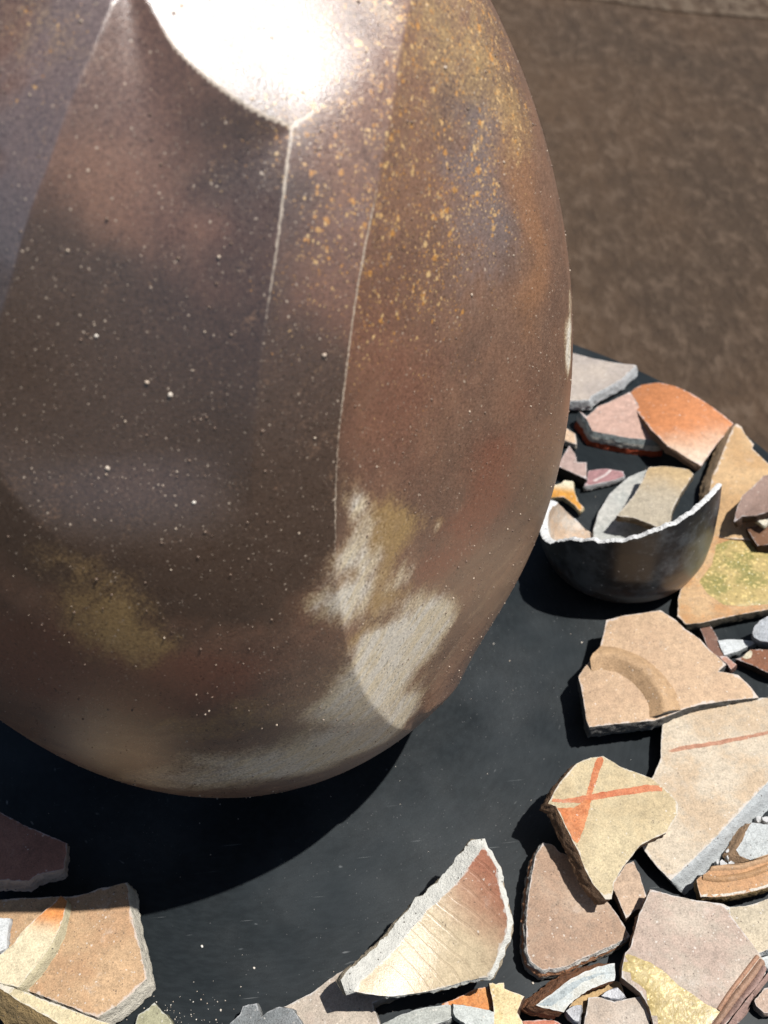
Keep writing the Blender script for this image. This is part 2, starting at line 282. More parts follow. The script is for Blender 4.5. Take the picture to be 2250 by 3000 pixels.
BL = json.loads('''{"ash":[[0.145,-0.182,0.243,0.018,0.9],[0.116,-0.2,0.233,0.022,0.9],[0.101,-0.216,0.293,0.014,0.8],[0.099,-0.218,0.347,0.018,1.15],[0.094,-0.219,0.37,0.012,0.7],[0.144,-0.192,0.335,0.009,1.2],[0.134,-0.199,0.329,0.01,1.3],[0.124,-0.206,0.324,0.009,1.0],[0.109,-0.209,0.263,0.032,1.4],[0.094,-0.213,0.246,0.024,1.3],[0.128,-0.199,0.266,0.024,1.2],[0.091,-0.222,0.33,0.012,0.7],[0.145,-0.187,0.271,0.013,0.6],[0.115,-0.188,0.188,0.02,1.2],[0.079,-0.226,0.347,0.014,0.35],[0.096,-0.215,0.397,0.01,0.55],[0.097,-0.216,0.387,0.009,0.5],[0.071,-0.208,0.189,0.026,1.3],[0.044,-0.216,0.19,0.03,1.2],[0.09,-0.196,0.175,0.02,1.3],[0.014,-0.222,0.197,0.03,0.8],[-0.018,-0.217,0.181,0.03,0.55],[-0.053,-0.207,0.169,0.03,0.35],[0.23,-0.06,0.381,0.009,1.5],[0.229,-0.066,0.371,0.009,1.5],[0.227,-0.074,0.362,0.008,1.4],[-0.025,-0.238,0.345,0.012,0.25],[0.076,-0.22,0.245,0.02,0.4]],"ochre":[[0.107,-0.213,0.372,0.018,1.3],[0.118,-0.209,0.348,0.017,1.5],[0.148,-0.189,0.342,0.01,1.2],[0.107,-0.215,0.319,0.014,1.4],[0.091,-0.222,0.304,0.011,1.3],[0.121,-0.207,0.31,0.014,1.1],[0.135,-0.198,0.312,0.008,0.6],[0.122,-0.205,0.362,0.014,0.6],[-0.018,-0.239,0.355,0.024,0.55],[-0.031,-0.236,0.372,0.024,0.42],[-0.045,-0.235,0.357,0.024,0.36],[-0.014,-0.239,0.342,0.02,0.5],[0.021,-0.235,0.261,0.022,0.5],[0.05,-0.231,0.271,0.02,0.35],[-0.007,-0.236,0.264,0.02,0.35],[0.167,-0.067,0.563,0.05,0.24],[0.151,-0.073,0.582,0.05,0.24],[0.181,-0.066,0.539,0.03,0.3],[0.197,-0.069,0.505,0.018,0.4],[-0.01,-0.143,0.613,0.03,0.4],[0.112,-0.118,0.589,0.05,0.35],[0.119,-0.207,0.294,0.01,0.5],[-0.045,-0.231,0.399,0.02,0.25]],"red":[[0.175,-0.164,0.325,0.026,1.0],[0.16,-0.179,0.315,0.022,0.9],[0.186,-0.151,0.348,0.02,0.7],[0.195,-0.137,0.372,0.02,0.4],[0.137,-0.196,0.298,0.01,0.9],[0.115,-0.21,0.3,0.01,0.9],[0.097,-0.217,0.283,0.009,0.8],[-0.012,-0.239,0.301,0.03,0.7],[-0.078,-0.227,0.315,0.04,0.8],[-0.049,-0.235,0.322,0.03,0.7],[0.011,-0.239,0.313,0.03,0.4],[0.051,-0.189,0.533,0.06,0.2],[0.04,-0.2,0.516,0.06,0.2],[0.07,-0.202,0.49,0.03,0.25],[0.121,-0.186,0.463,0.05,0.25],[0.126,-0.195,0.419,0.04,0.3],[-0.034,-0.235,0.379,0.02,0.35]],"orange":[[0.203,-0.078,0.479,0.018,0.8],[0.205,-0.089,0.457,0.016,0.9],[0.206,-0.1,0.434,0.016,0.9],[0.205,-0.111,0.413,0.014,0.5],[0.192,-0.08,0.507,0.02,0.6],[0.198,-0.134,0.362,0.012,0.4],[0.202,-0.124,0.384,0.01,0.4]],"mauve":[[0.175,-0.115,0.502,0.03,0.7],[0.181,-0.122,0.476,0.025,0.7],[0.179,-0.094,0.519,0.02,0.4],[0.104,-0.169,0.529,0.02,0.4],[0.019,-0.147,0.607,0.02,0.9],[0.009,-0.158,0.595,0.02,0.9],[-0.001,-0.169,0.58,0.02,0.9],[-0.014,-0.18,0.562,0.02,0.8],[-0.025,-0.19,0.542,0.02,0.6]],"dark":[[0.077,-0.183,0.527,0.022,0.25],[0.068,-0.2,0.497,0.03,0.35],[0.05,-0.206,0.495,0.05,0.3],[0.076,-0.167,0.557,0.025,0.3],[0.082,-0.218,0.413,0.02,0.5],[0.077,-0.212,0.45,0.03,0.4],[0.084,-0.21,0.447,0.02,0.3],[-0.006,-0.221,0.467,0.05,0.8],[-0.036,-0.222,0.452,0.05,0.9],[0.015,-0.231,0.423,0.05,0.9],[0.066,-0.226,0.4,0.035,0.7],[-0.034,-0.208,0.497,0.04,0.9],[-0.027,-0.232,0.408,0.04,0.8],[0.036,-0.222,0.453,0.05,0.5],[0.078,-0.216,0.433,0.03,0.4],[0.053,-0.233,0.361,0.03,0.5],[0.007,-0.237,0.38,0.04,0.5],[-0.028,-0.19,0.542,0.03,0.8],[0.066,-0.17,0.559,0.03,0.4]],"wear_glint":[[0.087,-0.158,0.562,0.012,1.3],[0.085,-0.165,0.555,0.016,1.2],[0.081,-0.173,0.543,0.02,1.0],[0.076,-0.185,0.525,0.02,0.8],[0.07,-0.196,0.506,0.02,0.55],[0.064,-0.207,0.48,0.02,0.3],[0.084,-0.158,0.565,0.012,1.2],[0.078,-0.158,0.569,0.012,1.1],[0.071,-0.158,0.574,0.012,1.1],[0.063,-0.157,0.58,0.012,1.0],[0.056,-0.155,0.586,0.012,0.9],[0.051,-0.153,0.592,0.012,0.8],[0.045,-0.15,0.598,0.012,0.7],[0.128,-0.136,0.551,0.016,0.45],[0.118,-0.161,0.526,0.02,0.6],[0.113,-0.171,0.513,0.02,0.5],[0.109,-0.179,0.501,0.02,0.65],[0.104,-0.189,0.484,0.02,0.6],[0.099,-0.198,0.465,0.02,0.65],[0.095,-0.206,0.446,0.02,0.6],[0.09,-0.213,0.422,0.02,0.55],[0.088,-0.217,0.405,0.016,0.6],[0.086,-0.221,0.385,0.016,0.6],[0.085,-0.223,0.361,0.016,0.6],[0.084,-0.225,0.334,0.016,0.6],[0.085,-0.224,0.303,0.016,0.6],[0.089,-0.218,0.261,0.016,0.6],[0.097,-0.205,0.214,0.016,0.6],[0.112,-0.175,0.152,0.014,0.5]],"fleck":[[0.109,-0.143,0.564,0.04,0.6],[0.098,-0.17,0.533,0.04,0.5],[0.141,-0.151,0.509,0.05,0.6],[0.156,-0.093,0.56,0.08,1.3],[0.123,-0.13,0.564,0.06,1.0],[0.179,-0.034,0.559,0.06,1.2],[0.136,-0.139,0.537,0.05,0.8],[0.106,-0.16,0.542,0.05,0.5],[0.093,-0.158,0.558,0.03,0.5],[0.162,-0.109,0.535,0.05,0.8],[0.192,-0.063,0.52,0.04,0.6],[0.042,-0.164,0.58,0.05,0.12],[0.05,-0.183,0.545,0.06,0.1],[0.094,-0.187,0.503,0.05,0.45],[0.13,-0.173,0.481,0.06,0.45],[0.173,-0.142,0.455,0.05,0.35],[-0.012,-0.145,0.61,0.05,0.8],[0.009,-0.193,0.54,0.07,0.06],[0.111,-0.198,0.444,0.05,0.2],[0.143,-0.185,0.408,0.05,0.25]]}''')  # ash low on the body partly paints bounce light; left-facet mauve paints sky sheen
def jar_material():
    N = NT('wood_fired_stoneware')
    nb = N.noise(20, 5, .6); nm = N.noise(95, 5, .65); nf = N.noise(650, 3, .65)
    sp = N.n('ShaderNodeSeparateXYZ'); N.l(N.co, sp.inputs[0]); X, Y, Z = sp.outputs
    cb = N.n('ShaderNodeCombineXYZ')      # ash drawn out along the path of the flame
    N.l(N.math('MULTIPLY', N.math('SUBTRACT', Z, N.math('MULTIPLY', X, .9)), 120), cb.inputs[0]); N.l(N.math('MULTIPLY', N.math('ADD', X, Z), 22), cb.inputs[1]); N.l(N.math('MULTIPLY', Y, 22), cb.inputs[2])
    flow = N.noise(1, 5, .62, cb.outputs[0])
    def c0(x, k): return N.math('MULTIPLY_ADD', x, k, -.5*k)
    soft = N.math('ADD', c0(nb, .7), N.math('ADD', c0(nm, .35), N.math('ADD', c0(flow, .5), c0(nf, .35))))
    crisp = N.math('ADD', N.math('ADD', c0(nb, .9), c0(nm, 1.3)), N.math('ADD', c0(flow, 1.4), c0(nf, 1.6)))
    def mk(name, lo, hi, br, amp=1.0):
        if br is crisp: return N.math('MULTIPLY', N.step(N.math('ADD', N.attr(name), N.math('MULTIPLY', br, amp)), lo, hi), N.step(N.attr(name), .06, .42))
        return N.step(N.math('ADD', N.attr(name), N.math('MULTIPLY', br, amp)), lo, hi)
    c = N.mix(N.step(nb, .38, .62), (.200, .106, .066), (.140, .080, .054))
    c = N.mix(N.math('MULTIPLY', N.step(nm, .46, .74), .4), c, (.240, .140, .088))
    c = N.mix(N.math('MULTIPLY', N.step(flow, .52, .7), .35), c, (.085, .052, .042))
    cs = N.n('ShaderNodeCombineXYZ'); N.l(N.math('MULTIPLY', N.math('ARCTAN2', Y, X), 3.2), cs.inputs[0]); N.l(N.math('MULTIPLY_ADD', Z, 75, N.math('MULTIPLY', nb, 5)), cs.inputs[1])
    band = N.noise(1, 5, .62, cs.outputs[0]); low = N.step(Z, .33, .22)      # turning marks and flame licks low on the body
    c = N.mix(N.math('MULTIPLY', N.math('MULTIPLY', N.step(band, .50, .68), low), .6), c, (.30, .20, .125))
    c = N.mix(N.math('MULTIPLY', N.math('MULTIPLY', N.step(band, .47, .32), low), .6), c, (.085, .040, .028))
    c = N.mix(N.math('MULTIPLY', mk('red', .1, .95, soft), .75), c, (.210, .080, .046))
    c = N.mix(N.math('MULTIPLY', mk('dark', .05, .95, soft), .85), c, (.050, .032, .022))
    c = N.mix(N.math('MULTIPLY', mk('mauve', .1, .9, soft), .6), c, (.165, .135, .135))  # purple-grey tint; on the left facet it paints the sky's sheen
    c = N.mix(N.math('MULTIPLY', mk('orange', .1, 1.0, soft), .55), c, (.30, .140, .062))
    c = N.mix(N.math('MULTIPLY', mk('ochre', .12, 1.25, crisp, .75), .85), c, (.38, .245, .095))
    halo = N.step(N.math('ADD', N.attr('ash'), N.math('MULTIPLY', crisp, .5)), .10, .65)
    c = N.mix(N.math('MULTIPLY', halo, .75), c, N.mix(N.step(nm, .4, .6), (.36, .23, .105), (.27, .15, .075)))
    ash = mk('ash', .12, 1.35, crisp, .7)
    c = N.mix(N.math('MULTIPLY', ash, .93), c, N.mix(N.step(flow, .4, .6), (.72, .67, .57), (.70, .60, .42)))
    dv, r1, r2 = N.voro(560, N.vec('ADD', N.co, N.vec('SCALE', N.noise(600, 2, out='Color'), .0016)))
    pit = N.math('MULTIPLY', N.math('MULTIPLY', N.step(dv, .40, .16), N.step(r2, .40, .7)), N.math('MULTIPLY', N.step(N.attr('ash'), .10, .45), N.step(nm, .40, .54)))
    c = N.mix(N.math('MULTIPLY', pit, .85), c, (.06, .04, .028))
    fk = N.attr('fleck'); clump = N.step(N.math('ADD', nm, c0(N.noise(45, 3), .8)), .36, .66); allf = None
    fkc = N.math('MULTIPLY', fk, N.math('MULTIPLY_ADD', clump, .45, .5))
    for sc, lim in ((250, .36), (540, .44), (1100, .46)):
        wc = N.vec('ADD', N.co, N.vec('SCALE', N.noise(sc*1.9, 4, .75, out='Color'), 1.1/sc))
        d2, q1, q2 = N.voro(sc, wc)
        rad_ = N.math('MULTIPLY', N.math('POWER', q1, 3.6), N.math('MULTIPLY', fkc, lim))
        m = N.math('MULTIPLY', N.step(N.math('SUBTRACT', rad_, d2), -.01, .05), N.step(q2, .30, .36))
        c = N.mix(N.math('MULTIPLY', m, .9), c, N.mix(N.step(q2, .4, 1.0), (.46, .21, .045), (.60, .40, .18)))
        allf = m if allf is None else N.math('MAXIMUM', allf, m)
    for sc, lo in ((430, .74), (800, .72)):
        d3, p1, p2 = N.voro(sc, N.vec('ADD', N.co, N.vec('SCALE', N.noise(1200, 2, out='Color'), .0012)))
        white = N.math('MULTIPLY', N.step(N.math('SUBTRACT', N.math('MULTIPLY', p2, .26), d3), -.02, .05), N.step(p1, lo, lo+.04))
        c = N.mix(N.math('MULTIPLY', white, .8), c, (.56, .45, .34))
        allf = N.math('MAXIMUM', allf, N.math('MULTIPLY', white, .8))
    wear_glint = N.step(N.math('ADD', N.math('MULTIPLY', N.attr('edge'), N.attr('wear_glint')), c0(nf, 1.1)), .45, .95)  # pale worn ridge, also painting in the lit edge highlight
    c = N.mix(N.math('MULTIPLY', wear_glint, .8), c, (.52, .43, .33))
    val = N.math('MULTIPLY_ADD', nf, 2.2, -.1)
    comb = N.n('ShaderNodeCombineColor'); [N.l(val, comb.inputs[i]) for i in range(3)]
    c = N.mix(.8, c, N.mix(1.0, c, comb.outputs[0], 'MULTIPLY'))
    grain = N.noise(900, 4, .7)
    h = N.math('ADD', grain, N.math('MULTIPLY', allf, .5))
    nrm = N.bump(h, .25, .0010); nrm = N.bump(N.noise(1500, 2), .22, .0005, nrm)
    ro = N.math('ADD', N.math('ADD', N.math('MULTIPLY_ADD', nm, .18, .25), c0(nf, .35)), N.math('MULTIPLY', ash, .2))
    N.b.inputs['IOR'].default_value = 1.75
    return N.done(c, ro, nrm, .95)
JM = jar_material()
jar = empty('faceted_jar', 'large egg-shaped brown wood-fired jar with pared facets and ochre ash flecks', 'jar')
eps = 1.5e-3
def frame(D):
    up = np.array([0, 0, 1.0]); e1 = unit(np.cross(up, D)); return e1, np.cross(D, e1)
LAB = T.argmin(0)
tl = LAB[TRI]; same = (tl[:, 0] == tl[:, 1]) & (tl[:, 1] == tl[:, 2])
newD, keyed, pieces = [], {}, {k: [] for k in range(len(T))}
def cross(p, q):
    key = (min(p, q), max(p, q))
    if key not in keyed:
        a, b = LAB[p], LAB[q]; sp, sq = T[a, p]-T[b, p], T[a, q]-T[b, q]
        w = min(.93, max(.07, sp/(sp-sq))) if abs(sp-sq) > 1e-12 else .5
        newD.append(D[p]*(1-w)+D[q]*w); keyed[key] = len(D)+len(newD)-1
    return keyed[key]
for tri, lb in zip(TRI[~same].tolist(), tl[~same].tolist()):
    if len(set(lb)) == 2:
        o = [i for i in range(3) if lb.count(lb[i]) == 1][0]; i0, i1, i2 = tri[o], tri[(o+1) % 3], tri[(o+2) % 3]
        x1, x2 = cross(i0, i1), cross(i0, i2)
        pieces[lb[o]].append((i0, x1, x2))
        pieces[lb[(o+1) % 3]] += [(x1, i1, i2), (x1, i2, x2)]
    else:
        m = [cross(tri[i], tri[(i+1) % 3]) for i in range(3)]
        newD.append(sum(newD[q-len(D)] for q in m)/3); cc = len(D)+len(newD)-1
        for i in range(3): pieces[lb[i]] += [(tri[i], m[i], cc), (tri[i], cc, m[i-1])]
# firing colour per plane, also painting in facet shading and left-facet sky sheen (gain, offset): body, left facet, front facet, narrow facet with shoulder, right facet
FACET_TONE = dict(dark=[(1, .05), (1, .1), (1, .06), (1, .06), (.45, 0)], mauve=[(1, 0), (1, .35), (.1, 0), (1, 0), (1, 0)], fleck=[(.6, 0), (1, 0), (.45, 0), (1, 0), (1, 0)], ash=[(1, 0), (1, 0), (.4, 0), (.62, 0), (1.15, 0)], ochre=[(1, 0), (1, 0), (.9, 0), (.7, 0), (1.1, 0)], red=[(1, .15), (1, .1), (.8, .20), (.9, .15), (1.1, .12)])
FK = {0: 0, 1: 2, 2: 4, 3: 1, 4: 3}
allD = unit(np.concatenate([D, np.array(newD)]))
for k in range(len(T)):
    F = np.concatenate([TRI[same & (tl[:, 0] == k)], np.array(pieces[k], int).reshape(-1, 3)])
    if len(F) == 0: continue
    used = np.unique(F); remap = np.full(len(allD), -1); remap[used] = np.arange(len(used)); F = remap[F]; VD = allD[used]
    S = dists(VD); own = np.where(used >= len(D), 1.0, radius(VD, k, np.maximum(S[k], 0)) if k else 1.0)
    P = topos(VD, own); P[:, 2] = np.maximum(P[:, 2], .0004)
    e1, e2 = frame(VD); D1, D2 = unit(VD+e1*eps), unit(VD+e2*eps)
    def normal(q, idx):
        if q == 0: a_, b_, c_ = np.ones(len(idx)), np.ones(len(idx)), np.ones(len(idx))
        else:
            f = FCT[q-1]; a_ = radius(VD[idx], q, S[q, idx]); b_ = radius(D1[idx], q, f.sd(D1[idx])); c_ = radius(D2[idx], q, f.sd(D2[idx]))
        o = topos(VD[idx], a_); return unit(np.cross(topos(D1[idx], b_)-o, topos(D2[idx], c_)-o))
    nk = normal(k, np.arange(len(VD))); nrm = nk.copy(); edge = np.zeros(len(VD))
    for q in range(len(S)):
        if q == k: continue
        idx = np.nonzero(S[k]-S[q] < (.012 if {k, q} != {0, 4} else .08))[0]
        if len(idx) == 0: continue
        gap = np.maximum(S[k, idx]-S[q, idx], 0); nq = normal(q, idx)
        nrm[idx] += nq*np.exp(-gap/(.0016 if {k, q} != {0, 4} else .02))[:, None]
        edge[idx] = np.maximum(edge[idx], np.exp(-gap/.0013)*np.clip((1-(nq*nk[idx]).sum(1))/.012, 0, 1))
    nrm = unit(nrm); nrm[P[:, 2] <= .0005] = (0, 0, -1)
    me = bpy.data.meshes.new('facet')
    me.from_pydata(P.tolist(), [], F.tolist()); me.materials.append(JM)
    me.polygons.foreach_set('use_smooth', np.ones(len(me.polygons), bool))
    PW = P.copy()       # deposits and painted tones wander: drift the coordinates a little before looking up where they lie
    for amp, fr, sd_ in ((.0042, 110, 1), (.0026, 260, 2), (.0016, 600, 3)):
        rr = np.random.default_rng(sd_)
        for _ in range(4):
            kv = rr.standard_normal(3); kv *= fr/np.linalg.norm(kv); dv = rr.standard_normal(3)
            PW += .5*amp*dv*np.sin(P @ kv+rr.uniform(0, 6.28))[:, None]
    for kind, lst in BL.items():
        PP = P if kind == 'wear_glint' else PW
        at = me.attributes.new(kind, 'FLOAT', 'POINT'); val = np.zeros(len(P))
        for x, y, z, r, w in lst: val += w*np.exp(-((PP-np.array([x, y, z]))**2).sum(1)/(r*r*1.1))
        val = val*FACET_TONE[kind][FK[k]][0]+FACET_TONE[kind][FK[k]][1] if kind in FACET_TONE and k < 5 else val
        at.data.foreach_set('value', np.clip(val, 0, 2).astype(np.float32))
    at = me.attributes.new('edge', 'FLOAT', 'POINT'); at.data.foreach_set('value', edge.astype(np.float32))
    me.normals_split_custom_set_from_vertices(nrm.tolist())
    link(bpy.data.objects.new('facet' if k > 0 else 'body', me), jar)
v, f = lathe([(.075, .640), (.062, .672), (.058, .70), (.064, .722), (.070, .730), (.066, .733), (.058, .724), (.051, .70), (.054, .66), (.06, .60)], 96)
mesh('neck', v, f, JM, jar)
# grains of quartz and kiln grit stuck to the glaze
def ico():
    import bmesh
    bm = bmesh.new(); bmesh.ops.create_icosphere(bm, subdivisions=1, radius=1)
    V = np.array([x.co[:] for x in bm.verts]); Fc = np.array([[q.index for q in p.verts] for p in bm.faces]); bm.free(); return V, Fc
IV, IF = ico()
def blobs_mesh(name, items, material, parent=None, squash=.75):
    V, Fs = [], []
    for p, r in items:
        s = np.array([r*random.uniform(.8, 1.25), r*random.uniform(.8, 1.25), r*squash])
        jit = 1+.18*rng.standard_normal((len(IV), 1)); ang = random.random()*6.28
        q = IV*jit*s; ca, sa = math.cos(ang), math.sin(ang)
        q = np.stack([q[:, 0]*ca-q[:, 1]*sa, q[:, 0]*sa+q[:, 1]*ca, q[:, 2]], 1)+np.array(p)
        Fs.append(IF+len(IV)*len(V)); V.append(q)
    return mesh(name, np.concatenate(V), np.concatenate(Fs), material, parent)
def grit_mat():
    N = NT('white_grit'); r = N.n('ShaderNodeNewGeometry').outputs['Random Per Island']
    return N.done(N.mix(r, (.70, .66, .58), (.42, .33, .25)), .5, None, .5)
GM = grit_mat()
pips = []
for x, y, z, r in [[0.0253,-0.2164,0.4773,0.0016],[-0.0075,-0.2259,0.448,0.0015],[0.1559,-0.0987,0.5553,0.0014],[-0.0002,-0.2083,0.5048,0.0011],[0.0165,-0.2151,0.4842,0.0011],[0.091,-0.198,0.4772,0.0013],[0.0264,-0.2293,0.4261,0.0009],[0.0566,-0.2271,0.4073,0.0009],[0.082,-0.2078,0.4585,0.0007],[0.0775,-0.2144,0.4398,0.0007],[0.0795,-0.2204,0.4058,0.0008],[0.1013,-0.2149,0.3795,0.0012],[0.0044,-0.2205,0.4687,0.0009],[0.0122,-0.2222,0.4615,0.0008],[-0.004,-0.2079,0.5058,0.0008],[0.1215,-0.202,0.3957,0.001],[0.1558,-0.1822,0.3461,0.0009],[0.1341,-0.1983,0.3553,0.0008],[0.0479,-0.2287,0.41,0.0008],[-0.0307,-0.2338,0.3948,0.0006],[0.0333,-0.2191,0.465,0.001],[0.0412,-0.2193,0.4594,0.0009],[-0.0163,-0.2272,0.4405,0.0007],[0.028,-0.2246,0.4468,0.0011],[0.0332,-0.2259,0.4382,0.0007]]:     # settle each grain on the pared surface, seen from where it was noted
    p = np.array([x, y, z]); d = p-np.array([0.1106, -0.5858, 0.7642]); d /= np.linalg.norm(d)
    X = p+d*np.linspace(0, .07, 281)[:, None]; Q = (X-np.array([0, 0, ZC]))/np.array([R0, R0, H0]); n_ = np.linalg.norm(Q, axis=1)
    hit = np.nonzero(n_ <= surface(Q/n_[:, None]))[0]
    pips.append((X[hit[0]] if len(hit) else p, r))
g = blobs_mesh('grit_grain', pips[:7], GM, jar, 1.0); g['kind'] = 'stuff'
dd = np.array([adir(random.uniform(-185, 15), random.uniform(-58, 62)) for i in range(3200)])
sm = [(p, .00026+.00055*random.random()**4) for p in topos(dd, surface(dd))]
sm += [(p, r*.75) for p, r in pips[7:]]
def dull_mat():
    N = NT('brown_grit'); r = N.n('ShaderNodeNewGeometry').outputs['Random Per Island']
    return N.done(N.mix(N.step(r, .68, .82), (.15, .10, .07), (.46, .37, .28)), .4, None, .5)
g = blobs_mesh('fine_grit', sm, dull_mat(), jar, 1.0); g['kind'] = 'stuff'

